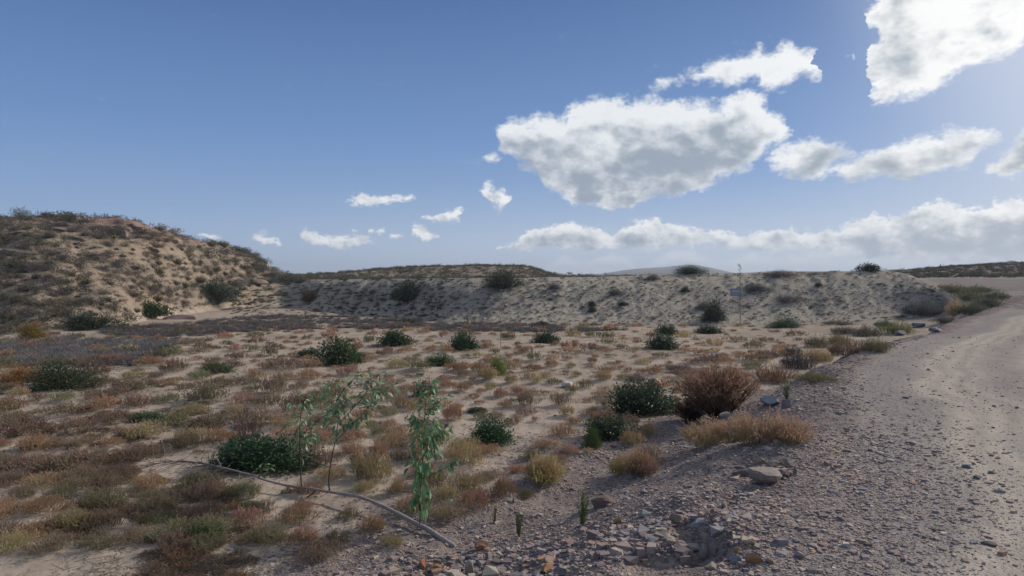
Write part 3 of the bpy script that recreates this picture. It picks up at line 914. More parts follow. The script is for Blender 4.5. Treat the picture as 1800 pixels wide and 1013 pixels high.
# measured: x, y of the base, width, height in the photograph, hue
RUST, STRAW, OLIVE, BROWN, PINK = (0.228, 0.143, 0.104), (0.245, 0.190, 0.120), (0.150, 0.138, 0.092), (0.168, 0.125, 0.100), (0.235, 0.148, 0.125)
HUE = dict(rust=RUST, straw=STRAW, olive=OLIVE, brown=BROWN, pink=PINK)
TM = [
 (805,653,40,13,'rust'),(840,655,36,14,'rust'),(812,665,34,12,'brown'),(860,672,32,18,'straw'),(787,650,18,8,'rust'),(855,662,30,12,'brown'),
 (888,613,14,6,'rust'),(893,614,14,6,'rust'),(910,614,20,9,'rust'),(925,623,36,10,'brown'),(913,624,28,7,'straw'),(973,625,22,8,'rust'),
 (869,624,22,11,'olive'),(840,630,22,10,'straw'),(910,640,20,9,'rust'),(900,650,34,12,'straw'),(935,654,36,12,'rust'),(970,647,30,13,'rust'),
 (1002,648,26,10,'straw'),(1042,640,22,11,'rust'),(1066,655,34,9,'straw'),(897,660,16,7,'rust'),(930,667,30,10,'straw'),(960,665,28,10,'straw'),
 (1012,664,26,10,'straw'),(942,675,26,11,'straw'),(858,672,30,16,'straw'),(898,675,28,13,'straw'),(862,686,28,12,'straw'),(845,692,18,9,'rust'),
 (880,700,32,14,'rust'),(912,694,34,14,'rust'),(955,695,30,8,'rust'),(926,716,42,20,'brown'),(986,715,36,20,'brown'),(996,733,34,16,'straw'),
 (887,719,24,13,'pink'),(925,730,40,10,'pink'),(902,748,34,12,'rust'),(942,742,18,9,'pink'),(1032,708,26,7,'rust'),(1005,693,30,14,'straw'),
 (1062,690,26,10,'straw'),(1060,670,36,12,'straw'),(1105,655,20,8,'rust'),(1125,658,26,8,'rust'),(1098,668,30,9,'straw'),(1060,660,30,8,'rust'),
 (795,743,46,26,'rust'),(705,720,44,18,'brown'),(745,700,46,28,'brown'),(810,690,30,15,'rust'),(808,655,30,10,'rust'),(785,683,30,12,'rust'),
 (690,790,60,26,'straw'),(655,845,80,38,'straw'),(665,805,38,20,'rust'),(620,760,44,18,'straw'),(640,740,48,18,'rust'),(560,720,56,24,'olive'),
 (520,722,60,24,'brown'),(480,694,62,26,'brown'),(500,672,44,15,'rust'),(545,668,46,13,'rust'),(390,680,90,22,'brown'),(450,665,50,12,'rust'),
 (350,668,44,14,'olive'),(245,686,80,24,'brown'),(170,660,56,16,'brown'),(205,700,70,22,'brown'),(295,708,70,18,'olive'),(120,730,100,28,'brown'),
 (200,745,90,26,'brown'),(300,750,80,26,'olive'),(375,750,70,30,'brown'),(40,768,90,42,'olive'),(20,750,60,24,'brown'),(130,820,120,34,'olive'),
 (60,825,90,30,'brown'),(240,810,100,32,'olive'),(330,790,60,24,'brown'),(820,862,70,24,'straw'),(785,880,50,20,'straw'),(735,810,44,22,'rust'),
 (957,850,72,42,'straw'),(1120,836,52,36,'straw'),(1135,822,56,32,'brown'),(885,878,46,32,'rust'),(925,878,30,14,'olive'),(1035,800,26,10,'straw'),
 (1110,785,44,22,'straw'),(1140,768,40,18,'straw'),(990,770,52,18,'rust'),(960,790,50,14,'pink'),(1000,800,40,14,'pink'),(860,800,50,14,'rust'),
 (560,985,90,26,'olive'),(655,935,56,22,'rust'),(612,915,44,16,'olive'),(690,960,44,14,'straw'),(450,905,60,18,'brown'),
 (540,870,60,16,'rust'),(600,700,40,16,'rust'),(650,710,40,16,'straw'),(580,690,36,14,'olive'),(680,690,30,12,'rust'),(620,800,44,16,'rust'),
 (700,870,40,22,'straw'),(640,865,40,14,'straw'),(1300,665,40,10,'rust'),(1230,665,40,12,'brown'),(1210,640,30,8,'rust'),
 (1240,640,44,12,'brown'),(1180,650,30,8,'rust'),(1160,630,40,8,'brown'),(1255,620,26,8,'straw'),(1325,612,40,12,'olive'),(1290,600,50,9,'brown'),
 (1222,598,18,5,'brown'),(1350,600,40,7,'brown'),(1400,590,40,8,'brown'),(1195,655,26,8,'rust'),(1155,648,20,6,'rust'),(1090,640,20,6,'rust'),
]
GREENS_AVOID = [(595,642,80),(690,608,66),(812,615,60),(770,643,54),(962,603,52),(1167,614,60),(1173,588,44),(1250,586,48),(1388,577,62),(1135,732,120),
 (862,782,86),(1070,775,96),(430,832,160),(538,627,42),(146,582,104),(258,552,62),(90,688,120),(288,620,42),(1275,728,160),(1260,775,120),(1360,778,150),
 (999,681,20),(1155,679,28),(45,597,60),(1440,670,60),(1370,668,60),(1520,615,90)]


def screen_of(p):
    y = p[1] * math.cos(PITCH) - (p[2] - EYE) * math.sin(PITCH)
    z = p[1] * math.sin(PITCH) + (p[2] - EYE) * math.cos(PITCH)
    return 900 + FPX * p[0] / y, 506.5 - FPX * z / y


BR_X = [238, 262, 325, 400, 480, 560, 640, 706, 800]; BR_Y = [829, 819, 811, 824, 848, 862, 877, 906, 962]


def by_branch(px, py, up=14, down=42):
    d = py - np.interp(px, BR_X, BR_Y)
    return (px > 235) & (px < 815) & (d > -up) & (d < down)


tufts = []   # dict: pos, r, h, hue, measured
for (px, py, w, h, hue) in TM:
    if w > 64 and px < 400: h *= 0.62
    if w > 85 and hue == 'olive': hue = 'brown'
    p = at(px, py)
    if p is None: continue
    k = p[1] / FPX
    tufts.append(dict(p=p, r=w * k * 0.5, h=max(h * k * 0.95, 0.03), hue=hue, px=px, py=py, w=w))
# fill between the measured ones, the same way the flat is covered
grid = [(t['px'], t['py'], t['w']) for t in tufts] + [(a, b - 8, c) for a, b, c in GREENS_AVOID]
tries = 0
while len(tufts) < 640 and tries < 60000:
    tries += 1
    py = 572 + 400 * RNG.rand() ** 1.6
    px = RNG.rand() * 1450 - 10
    # clear sand, the gravel and the road carry none
    lim = 1430 - (py - 600) * 2.0 if py > 600 else 1450
    if px > min(lim, 1420): continue
    dens = 1.0
    if py < 600: dens = 0.35
    if 440 < px < 800 and py < 640: dens *= 1.1
    if px > 860 and 575 < py < 640: dens *= 0.45
    if px > 560 and py > 640: dens *= 0.55
    if px > 780 and py > 740: dens *= 0.25
    if px > 380 and py > 900: dens *= 0.3
    if px < 320 and py > 700: dens *= 0.5
    if RNG.rand() > dens or by_branch(px, py): continue
    w = (py - 486) / 160 * 42 * (0.42 + 0.95 * RNG.rand() ** 1.3)
    if px < 520 and py > 640: w *= 1.35
    w = min(max(w, 9), 78)
    if any(abs(px - a) < (w + c) * 0.36 and abs(py - b) < (w + c) * 0.125 + 1.0 for a, b, c in grid): continue
    p = at(px, py)
    if p is None: continue
    k = p[1] / FPX
    hue = RNG.choice(['rust', 'straw', 'brown', 'olive', 'pink'], p=[0.40, 0.18, 0.20, 0.12, 0.10] if px > 480 else [0.16, 0.14, 0.38, 0.27, 0.05])
    tufts.append(dict(p=p, r=w * k * 0.5, h=max(w * k * (0.22 + 0.14 * RNG.rand()), 0.03), hue=hue, px=px, py=py, w=w))
    grid.append((px, py, w))
for t in tufts:
    if t['p'][1] < 22:
        MOUNDS.append((t['p'][0], t['p'][1] + 0.02, t['r'] * 0.95, min(0.22 * t['h'] + 0.01, 0.05)))
for t in tufts:
    t['p'] = np.array([t['p'][0], t['p'][1], hz(t['p'][0], t['p'][1])])

# ------------------------------------------------------------------ the ground: one sheet to the horizon
def build_ground():
    th = np.concatenate([np.linspace(-180, -60, 60, endpoint=False), np.linspace(-60, -39, 90, endpoint=False), np.linspace(-39, 39, 640, endpoint=False), np.linspace(39, 60, 90, endpoint=False), np.linspace(60, 180, 60)])[:-1]
    r = [0.06]
    while r[-1] < 4300:
        a = r[-1]
        if a < 1.5: st = 0.14
        elif a < 28: st = 0.0075 * a
        elif a < 66: st = 0.16
        elif a < 130: st = 0.5
        else: st = 0.03 * a
        r.append(a + st)
    r = np.array(r)
    R, TH = np.meshgrid(r, np.radians(th), indexing='ij')
    X = R * np.sin(TH); Y = R * np.cos(TH)
    Z = height(X, Y)
    nr, nt = R.shape
    V = np.stack([X, Y, Z], -1).reshape(-1, 3)
    V = np.vstack([V, [[0, 0, hz(0, 0)]]])
    i = np.arange(nr - 1)[:, None] * nt; j = np.arange(nt)[None]; j2 = (j + 1) % nt
    F = np.stack([i + j, i + nt + j, i + nt + j2, i + j2], -1).reshape(-1, 4)
    me = bpy.data.meshes.new('ground')
    c = len(V) - 1
    tri = np.stack([np.full(nt, c), np.arange(nt), (np.arange(nt) + 1) % nt], -1)
    me.vertices.add(len(V)); me.vertices.foreach_set('co', V.astype(np.float32).ravel())
    loops = np.concatenate([F[:, ::-1].ravel(), tri[:, ::-1].ravel()]).astype(np.int32)
    # face winding so that normals look up
    me.loops.add(len(loops)); me.loops.foreach_set('vertex_index', loops)
    tot = np.concatenate([np.full(len(F), 4), np.full(nt, 3)]).astype(np.int32)
    me.polygons.add(len(tot))
    me.polygons.foreach_set('loop_start', np.concatenate([[0], np.cumsum(tot)[:-1]]).astype(np.int32))
    me.polygons.foreach_set('loop_total', tot)
    me.polygons.foreach_set('use_smooth', np.ones(len(tot), bool))
    M = masks(V[:, 0], V[:, 1])
    wob = M['dx'] + 0.10 * fbm(V[:, 1] * 0.5, V[:, 1] * 0 + 2, 2)
    rutv = sum(a * np.exp(-((wob - c) / w) ** 2) for c, w, a in ((1.55, .14, .8), (1.95, .11, 1), (2.3, .09, .6), (3.4, .12, .9), (3.8, .14, 1), (4.25, .1, .5), (5.5, .14, .7), (6.0, .12, .8))) * M['road'] * M['near'] * (0.75 + 0.25 * fbm(V[:, 0] * 1.3, V[:, 1] * 0.7, 3))
    rutv = np.clip(rutv * 0.75 + 0.40 * sst(wob, 0.9, 1.7) * (1 - 0.8 * np.exp(-((wob - 2.85) / 0.28) ** 2)) * M['road'] * M['near'], 0, 1)
    zz = V[:, 2]
    red = M['hill'] * sst(M['st'], 0.55, 0.8) * sst(zz + 0.9 * fbm(V[:, 0] * 0.25, V[:, 1] * 0.25, 3), 4.3, 5.4)
    far = sst(M['D'], 95, 150) * (1 - 0.0 * zz)
    hill = M['hill'] * sst(M['st'], -0.05, 0.08) 
    back = (1 - M['hill']) * sst(M['D'], 62, 74) * (1 - far)
    za = np.ones((len(V), 4), np.float32); za[:, 0] = M['gravel'] * (1 - M['road']); za[:, 1] = M['road']; za[:, 2] = np.clip(M['emb'] + 0, 0, 1)
    zb = np.ones((len(V), 4), np.float32); zb[:, 0] = np.clip(hill + back * 0.7, 0, 1); zb[:, 1] = np.clip(far + back * 0.35, 0, 1); zb[:, 2] = red
    for nm, a in (('zone_a', za), ('zone_b', zb)):
        at_ = me.color_attributes.new(nm, 'FLOAT_COLOR', 'POINT'); at_.data.foreach_set('color', a.ravel())
    at_ = me.attributes.new('rut', 'FLOAT', 'POINT'); at_.data.foreach_set('value', rutv.astype(np.float32))
    me.update()
    # normals up
    if me.polygons[len(me.polygons) // 2].normal.z < 0: me.flip_normals()
    add('ground', me, 'ground_soil', kind='structure')


build_ground()

# ------------------------------------------------------------------ loose stones
PAL = np.array([1.56, 1.56, 1.50]) * np.array([(0.18, 0.135, 0.13), (0.22, 0.175, 0.155), (0.15, 0.12, 0.125), (0.165, 0.155, 0.165), (0.25, 0.205, 0.165), (0.22, 0.14, 0.11), (0.11, 0.09, 0.09), (0.30, 0.27, 0.235), (0.28, 0.16, 0.09)])
PALP = np.array([0.24, 0.18, 0.16, 0.12, 0.12, 0.07, 0.07, 0.033, 0.007])


def build_gravel():
    r = np.random.RandomState(3)
    bases = []
    for k in range(7):
        V = np.array([[x, y, z] for x in (-1, 1) for y in (-1, 1) for z in (-1, 1)], float)
        V *= 1 + 0.28 * r.randn(8, 3); V[:, 2] *= 0.85
        V[4:, :2] *= 0.8
        F = np.array([[0, 1, 3, 2], [4, 6, 7, 5], [0, 4, 5, 1], [2, 3, 7, 6], [0, 2, 6, 4], [1, 5, 7, 3]])
        bases.append((V, F, np.ones((8, 3))))
    n = 700000
    # equal chance per screen area, denser near by
    D = np.exp(r.rand(n) * math.log(17 / 2.6)) * 2.6
    X = (r.rand(n) * 2.3 - 1.15) * D
    Y = D
    X = np.where(r.rand(n) < 0.5, np.interp(Y, XE_D, XE_X) - 1.6 + 2.2 * r.randn(n), X)
    M = masks(X, Y)
    dens = M['gravel'] * (1 - 0.9 * M['road']) + 0.006 * M['road'] + 0.02
    patch = 0.25 + 0.9 * sst(fbm(X * 0.8, Y * 0.8, 3), -0.25, 0.35)
    shoulder = np.exp(-((M['dx'] - 0.5) / 0.9) ** 2) * (1 - sst(Y, 6.5, 8.5)) * 0.8
    dens = np.clip(dens * patch + shoulder + 0.9 * np.exp(-((X + 0.25) / 0.8) ** 2 - ((Y - 5.2) / 0.45) ** 2), 0, 1) * np.where(Y < 11, 1, 0.6)
    inpit = np.zeros(n, bool)
    for (x, y, rx, ry, dd) in PITS[:3]:
        inpit |= ((X - x) / rx) ** 2 + ((Y - y) / ry) ** 2 < 1.0
    keep = (r.rand(n) < dens) & ~(inpit & (r.rand(n) < 0.9)) & (np.abs(X) < 0.95 * Y + 0.5)
    X, Y = X[keep], Y[keep]
    n = min(len(X), 170000); X, Y = X[:n], Y[:n]
    s = 0.0034 * np.exp(0.66 * r.randn(n)) * (1 + 0.05 * Y)
    s = np.clip(s, 0.0022, 0.034)
    heap = np.exp(-((X + 0.25) / 0.8) ** 2 - ((Y - 5.2) / 0.45) ** 2) + 0.8 * np.exp(-((X - 1.0) / 0.55) ** 2 - ((Y - 4.5) / 0.4) ** 2)
    s = s * (0.78 + 0.95 * heap)
    Z = height(X, Y) + s * np.where(heap > 0.3, 0.15, -0.12)
    col = PAL[r.choice(len(PAL), n, p=PALP)] * (0.75 + 0.45 * r.rand(n, 1))
    sc = np.stack([s * (0.8 + 0.5 * r.rand(n)), s * (0.8 + 0.5 * r.rand(n)), s * (0.6 + 0.5 * r.rand(n))], 1)
    V, F, C = merge_instances(bases, r.randint(0, 7, n), X, Y, Z, r.rand(n) * 6.28, sc, col)
    me = mesh_from('gravel', V, F, C)
    add('gravel', me, 'pebble_stone', kind='stuff', label='loose angular grey and purplish gravel spilling from the track down its bank', cat='gravel')


build_gravel()

ROCKM = []
for k in range(8):
    V, F = rock_arrays(40 + k, 3, 11, 0.07)
    ROCKM.append(mesh_from('stone', V, F, np.ones((len(V), 3)), smooth=False))
for k in range(4):
    V, F = rock_arrays(80 + k, 2, 8, 0.06)
    ROCKM.append(mesh_from('stone', V, F, np.ones((len(V), 3)), smooth=False))


def stone(px, py, w, h, col, label, flat=None, rot=None, var=None, sink=0.25):
    p = at(px, py)
    k = p[1] / FPX
    r = random.Random(int(px * 7 + py))
    rx = w * k * 0.68; rz_ = h * k * 0.8
    ry = rx * r.uniform(0.65, 0.95)
    o = add('stone', ROCKM[var if var is not None else r.randrange(12)], 'stone', loc=(p[0], p[1] + ry * 0.6, p[2] + rz_ * (1 - 2 * sink) * 0.6), label=label, cat='stone', group='larger stones lying on the ground', color=col, rz=rot if rot is not None else r.uniform(0, 6.28), scale=(rx, ry, rz_))
    return o


STONES = [
 (1350, 852, 58, 36, (0.29, 0.235, 0.20), 'big tan slab of rock lying tilted on the gravel bank below the track', 1, 0.3),
 (1308, 838, 40, 20, (0.22, 0.165, 0.14), 'low brown rock half buried against the big tan slab', 2, 0.9),
 (1337, 816, 15, 10, (0.34, 0.27, 0.19), 'small pale yellowish stone just above the big tan slab', 3, 0.2),
 (1363, 822, 18, 12, (0.30, 0.25, 0.22), 'pale grey pointed stone behind the upper edge of the big slab', 4, 0.6),
 (1388, 822, 20, 12, (0.28, 0.23, 0.20), 'flat greyish stone next to the pointed one behind the slab', 5, 0.1),
 (1398, 835, 9, 12, (0.24, 0.22, 0.22), 'narrow grey stone standing on edge beside the big slab', 6, 0.1),
 (1380, 842, 22, 8, (0.07, 0.065, 0.075), 'dark flat stone touching the end of the big slab', 7, 0.1),
 (1262, 944, 28, 24, (0.36, 0.34, 0.32), 'pale grey block with a sharp ridge above the small pit', 0, 0.5),
 (1163, 952, 34, 15, (0.36, 0.29, 0.23), 'flat pale tan stone above the brown hollow', 1, 0.3),
 (1138, 908, 20, 10, (0.26, 0.28, 0.27), 'greenish grey flat stone on the bank above the hollow', 2, 0.5),
 (1088, 921, 14, 10, (0.38, 0.24, 0.11), 'small orange stone on the gravel bank beside dark pebbles', 3, 0.5),
 (1190, 922, 22, 16, (0.26, 0.19, 0.15), 'rounded brown stone up the bank from the flat tan one', 4, 0.5),
 (1276, 894, 13, 10, (0.40, 0.34, 0.28), 'small cream stone on the gravel between slab and grey block', 5, 0.5),
 (1259, 906, 15, 10, (0.34, 0.24, 0.15), 'small ochre stone above the pale grey block', 6, 0.5),
 (1330, 991, 26, 16, (0.36, 0.20, 0.10), 'rounded orange brown stone at the edge of the track gravel', 3, 0.5),
 (1297, 992, 19, 15, (0.30, 0.31, 0.32), 'rounded blue grey stone next to the orange brown one', 4, 0.5),
 (1357, 993, 17, 10, (0.32, 0.25, 0.19), 'pale beige stone beside the orange brown one, on its track side', 5, 0.5),
 (1298, 974, 16, 9, (0.30, 0.19, 0.12), 'small rust stone behind the rounded blue grey one', 6, 0.5),
 (1239, 985, 22, 26, (0.30, 0.27, 0.25), 'grey stone in the crumbling rim between hollow and pit', 7, 0.5),
 (1222, 968, 24, 12, (0.33, 0.29, 0.26), 'pale angular stone capping the rim of the hollow', 0, 0.5),
 (1252, 1003, 24, 12, (0.30, 0.25, 0.21), 'tan stone at the lower end of the hollow rim', 1, 0.5),
 (1058, 893, 46, 22, (0.21, 0.15, 0.13), 'brown clod of earth and rock on the bank behind the green sprig', 2, 0.4),
 (1322, 960, 18, 9, (0.31, 0.24, 0.15), 'thin ochre chip lying on the dark gravel right of the pit', 3, 0.5),
 (768, 1009, 22, 14, (0.42, 0.22, 0.09), 'flat bright orange stone among pebbles below the branch end', 6, 0.4),
 (827, 1012, 20, 24, (0.38, 0.31, 0.25), 'pale cream stone set on end among dark pebbles', 5, 0.4),
 (742, 1000, 12, 16, (0.36, 0.16, 0.09), 'small red orange stone left of the flat orange one', 3, 0.4),
 (963, 1010, 22, 14, (0.42, 0.23, 0.10), 'orange stone at the lower edge of the pebble heap beside a dark one', 2, 0.4),
 (988, 1012, 24, 12, (0.11, 0.11, 0.13), 'dark bluish stone touching the orange one on the pebble heap', 1, 0.4),
 (845, 968, 24, 16, (0.36, 0.21, 0.15), 'pinkish stone just right of the thick end of the fallen branch', 4, 0.4),
 (796, 905, 20, 10, (0.40, 0.25, 0.17), 'pink flat stone behind the leafy shoot among gravel', 5, 0.5),
 (858, 990, 18, 16, (0.20, 0.18, 0.19), 'grey stone in the pebble heap under the pinkish stone', 7, 0.4),
 (905, 885, 8, 12, (0.30, 0.25, 0.23), 'small upright grey stone on the gravel beside an olive cushion', 8, 0.4),
 (999, 682, 19, 13, (0.50, 0.48, 0.45), 'white rock sitting among the rust cushions of the flat', 0, 0.4),
 (1156, 680, 28, 16, (0.36, 0.28, 0.20), 'pale sandy boulder just behind the dark leafy bush', 2, 0.4),
 (1357, 714, 30, 18, (0.28, 0.28, 0.30), 'blue grey boulder beside the big brown bush, on the track side', 1, 0.4),
 (1384, 718, 20, 14, (0.22, 0.18, 0.18), 'purplish lump of rock beside the blue grey boulder', 5, 0.4),
 (1280, 734, 20, 9, (0.42, 0.36, 0.29), 'small pale stone between the big brown bush and the plume bushes', 3, 0.4),
 (1367, 783, 16, 8, (0.32, 0.25, 0.17), 'small ochre stone at the foot of the pink tipped plume bush', 6, 0.4),
 (1300, 775, 11, 6, (0.28, 0.23, 0.2), 'tiny grey stone in front of the golden plume bush', 7, 0.4),
 (1535, 794, 12, 6, (0.34, 0.29, 0.26), 'single pale stone lying on the clear part of the track', 8, 0.4),
 (1478, 728, 20, 5, (0.22, 0.24, 0.22), 'flat greenish stone on the edge of the track', 9, 0.4),
 (1547, 619, 14, 7, (0.33, 0.26, 0.22), 'pale stone under the pink topped roadside bush', 10, 0.4),
 (1602, 560, 9, 5, (0.55, 0.50, 0.44), 'small white stone where the embankment meets the road bank', 11, 0.4),
 (1617, 576, 22, 12, (0.24, 0.225, 0.22), 'long grey boulder in the ditch near the foot of the embankment', 0, 0.4),
 (1585, 590, 17, 10, (0.23, 0.21, 0.205), 'grey boulder near the long one at the road edge', 1, 0.4),
 (1650, 583, 22, 7, (0.20, 0.19, 0.19), 'low dark slab at the road edge beyond the grey boulders', 2, 0.4),
 (1454, 529, 10, 7, (0.36, 0.21, 0.15), 'orange stone stuck in the embankment face below a dark weed', 3, 0.4),
 (1720, 843, 12, 6, (0.20, 0.18, 0.17), 'grey stone on the wheel track nearer the bend', 4, 0.4),
 (1748, 834, 16, 4, (0.17, 0.15, 0.14), 'flat dark stone pressed into the track', 5, 0.4),
 (1760, 868, 20, 5, (0.30, 0.26, 0.22), 'pair sized flat tan stone on the pale wheel track', 6, 0.4),
 (1740, 960, 24, 6, (0.16, 0.145, 0.14), 'low dark stone pressed into the track close to its wheel rut', 7, 0.4),
 (1703, 824, 16, 7, (0.15, 0.15, 0.17), 'dark bluish stone where the track gravel thins out', 8, 0.4),
 (1466, 868, 15, 8, (0.28, 0.29, 0.31), 'pale blue grey chip in the coarse gravel of the shoulder', 9, 0.4),
 (1660, 968, 16, 8, (0.33, 0.29, 0.25), 'pale chip in the coarse gravel far down the shoulder', 10, 0.4),
]
for s in STONES:
    so = stone(*s[:6], var=s[6], sink=s[7] * 0.5, rot=None)
    if 'big tan slab of rock' in s[5]:
        so.data = ROCKM[10]; so.rotation_euler = (math.radians(-6), math.radians(10), math.radians(25))
        so.scale = (0.165, 0.12, 0.085); so.location.z += 0.01

OUT = [
 (30, 412, 70, 12, 'long dark ledge of rock highest at the left on the hill'), (18, 446, 60, 16, 'broad dark outcrop below the highest ledge of the hill'), (92, 404, 50, 9, 'thin rock ledge just under the hilltop bushes'),
 (120, 420, 36, 10, 'brown rock step beside the dark outcrops'), (150, 398, 50, 10, 'reddish ledge under the middle of the hilltop'), (205, 412, 34, 12, 'reddish block above the bare sandy scar'),
 (236, 405, 40, 12, 'red sandstone step near the crest bushes'), (262, 412, 34, 9, 'short red ledge on the right shoulder of the hill'), (300, 424, 30, 9, 'red brown rock below the shoulder bush'),
 (60, 478, 50, 14, 'grey outcrop halfway down the left side of the hill'), (12, 505, 44, 14, 'lowest dark outcrop at the left of the hill'), (262, 440, 26, 8, 'small pale ledge in the middle of the hill slope'),
 (315, 562, 54, 12, 'low pinkish rock bank at the foot of the hill'), (442, 496, 50, 7, 'pinkish rock shelf where the hill meets the embankment')]
for i, (px, py, w, h, lab) in enumerate(OUT):
    p = at(px, py); k = p[1] / FPX
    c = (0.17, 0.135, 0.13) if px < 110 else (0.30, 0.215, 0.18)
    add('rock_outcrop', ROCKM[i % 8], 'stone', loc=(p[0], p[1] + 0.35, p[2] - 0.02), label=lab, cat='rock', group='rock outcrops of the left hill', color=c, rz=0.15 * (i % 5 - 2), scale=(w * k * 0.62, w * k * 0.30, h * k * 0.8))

# ------------------------------------------------------------------ shared plant meshes
TUFT_NEAR = [tuft(100 + k, n=260, per=18, leaf=0.058, lw=0.40).mesh('tuft') for k in range(5)]
TUFT_MID = [tuft(200 + k, n=150, per=13, leaf=0.085, lw=0.45).mesh('tuft') for k in range(6)]
TUFT_FAR = [tuft(300 + k, n=70, per=8, leaf=0.15, lw=0.5).mesh('tuft') for k in range(4)]
SIZEW = ('tiny', 'small', 'middling', 'large')
HUEW = dict(rust='rust red', straw='straw yellow', olive='olive', brown='brown', pink='pinkish')
LAND = [(595, 642, 'the largest dark bush on the flat'), (690, 608, 'the dark bush nearest the grey strip'), (812, 615, 'the round dark bush mid flat'),
 (770, 643, 'the bright leafy bush'), (962, 603, 'the star shaped green bush'), (1167, 614, 'the paired green bushes'), (1250, 586, 'the green bush below the embankment bush'),
 (1135, 732, 'the big dark glossy bush'), (862, 782, 'the low glossy bush by the shoot'), (1070, 775, 'the glossy bush with pale sprig'), (430, 832, 'the dark bush behind the branch'),
 (90, 688, 'the feathery green bush'), (1275, 728, 'the big brown bush'), (999, 681, 'the white rock'), (1156, 679, 'the sandy boulder'), (745, 900, 'the leafiest shoot'),
 (560, 862, 'the middle of the branch'), (790, 960, 'the thick end of the branch'), (290, 812, 'the thin end of the branch'), (875, 640, 'the lime green bush'),
 (538, 627, 'the small dark bush mid flat'), (957, 850, 'the lone straw bush on gravel'), (288, 620, 'the small dark bush by the grey brush'), (1388, 577, 'the light green bush under the embankment')]
ORD = ['', 'second', 'third', 'fourth', 'fifth', 'sixth', 'seventh', 'eighth', 'ninth', 'tenth', 'eleventh', 'twelfth', 'thirteenth', 'fourteenth', 'fifteenth', 'sixteenth', 'seventeenth', 'eighteenth', 'nineteenth', 'twentieth']

tufts.sort(key=lambda t: -(t['w'] * (t['h'] / t['p'][1] * FPX)))
single, rest = tufts[:296], tufts[296:]
used = {}
for t in sorted(single, key=lambda t: min(math.hypot((t['px'] - a) , (t['py'] - b) * 2.5) for a, b, _ in LAND)):
    a, b, nm = min(LAND, key=lambda L: math.hypot(t['px'] - L[0], (t['py'] - L[1]) * 2.5))
    dx, dy = t['px'] - a, (t['py'] - b) * 2.5
    if abs(dx) > abs(dy): rel = 'to the left of' if dx < 0 else 'to the right of'
    else: rel = 'in front of' if dy > 0 else 'behind'
    hw = HUEW[t['hue']]
    key = (hw, rel, nm)
    k = used.get(key, 0); used[key] = k + 1
    t['label'] = (ORD[k] + ' ' if k else '') + f'{hw} cushion {rel} {nm}'
for t in single:
    r = random.Random(int(t['px'] * 31 + t['py'] * 17))
    D = t['p'][1]
    me = r.choice(TUFT_NEAR if D < 9.5 else (TUFT_MID if D < 19 else TUFT_FAR))
    c = np.array(HUE[t['hue']]) * r.uniform(0.8, 1.2) * np.array([1, r.uniform(0.92, 1.1), 1]) * np.array([1.85, 1.95, 2.0])
    add('cushion_plant', me, 'dry_foliage', loc=t['p'], label=t['label'], cat='cushion plant', group='low fleshy cushion plants scattered over the flat', color=c, rz=r.uniform(0, 6.28), scale=(t['r'] * 1.08, t['r'] * r.uniform(0.82, 1.02), t['h'] * 1.2))


def mesh_arrays(me):
    V = np.empty(len(me.vertices) * 3, np.float32); me.vertices.foreach_get('co', V)
    F = np.empty(len(me.loops), np.int32); me.loops.foreach_get('vertex_index', F)
    C = np.empty(len(me.vertices) * 4, np.float32); me.color_attributes['tint'].data.foreach_get('color', C)
    return V.reshape(-1, 3).astype(float), F.reshape(-1, 3), C.reshape(-1, 4)[:, :3].astype(float)


FAR_B = [mesh_arrays(m) for m in TUFT_FAR]
MID_B = [mesh_arrays(m) for m in TUFT_MID]
NEAR_B = [mesh_arrays(m) for m in TUFT_NEAR[:3]]


def scatter_stuff(name, bases, P, r, h, col, seed, mat, label, cat, ry=None):
    g = np.random.RandomState(seed); n = len(P)
    P = np.array(P)
    sc = np.stack([r, r * (0.8 + 0.3 * g.rand(n)), h], 1)
    V, F, C = merge_instances(bases, g.randint(0, len(bases), n), P[:, 0], P[:, 1], P[:, 2], g.rand(n) * 6.28, sc, col)
    return add(name, mesh_from(name, V, F, C), mat, kind='stuff', label=label, cat=cat)


# the many smallest cushions
g = np.random.RandomState(8)
P = np.array([t['p'] for t in rest]); R_ = np.array([t['r'] for t in rest]); H_ = np.array([t['h'] for t in rest])
colr = np.array([np.array(HUE[t['hue']]) * [1.85, 1.95, 2.0] for t in rest]) * (0.8 + 0.4 * g.rand(len(rest), 1))
# and crumbs of seedlings between them
mx, my = [], []
n = 5600
py = 566 + 330 * g.rand(n) ** 1.5; px = g.rand(n) * 2160 - 700
D = 2.35 * FPX / (py - 488); X = (px - 900) / FPX * D
M = masks(X, D)
ok = (M['gravel'] < 0.75) & (M['bank'] < 0.05) & (M['st'] < 0.02) & (D < 46) & (g.rand(n) < sst(fbm(X * 0.5 + 9, D * 0.5, 3), -0.3, 0.3) + 0.15)
X, D = X[ok], D[ok]
P2 = np.stack([X, D, height(X, D)], 1)
r2 = (0.018 + 0.05 * g.rand(len(X)) ** 2) * (0.7 + D / 18)
hues = np.array([RUST, PINK, BROWN, STRAW, OLIVE])
c2 = hues[g.choice(5, len(X), p=[.30, .12, .26, .20, .12])] * 1.8 * (0.75 + 0.4 * g.rand(len(X), 1))
tiny = [tuft(400 + k, n=14, per=5, leaf=0.26, lw=0.4, stem=0.04).arrays() for k in range(4)]
gg = np.random.RandomState(4)
Va, Fa, Ca = merge_instances(FAR_B, gg.randint(0, 4, len(P)), P[:, 0], P[:, 1], P[:, 2], gg.rand(len(P)) * 6.28, np.stack([R_, R_ * 0.9, H_], 1), colr)
Vb, Fb, Cb = merge_instances(tiny, gg.randint(0, 4, len(P2)), P2[:, 0], P2[:, 1], P2[:, 2], gg.rand(len(P2)) * 6.28, np.stack([r2, r2, r2 * 0.5], 1), c2)
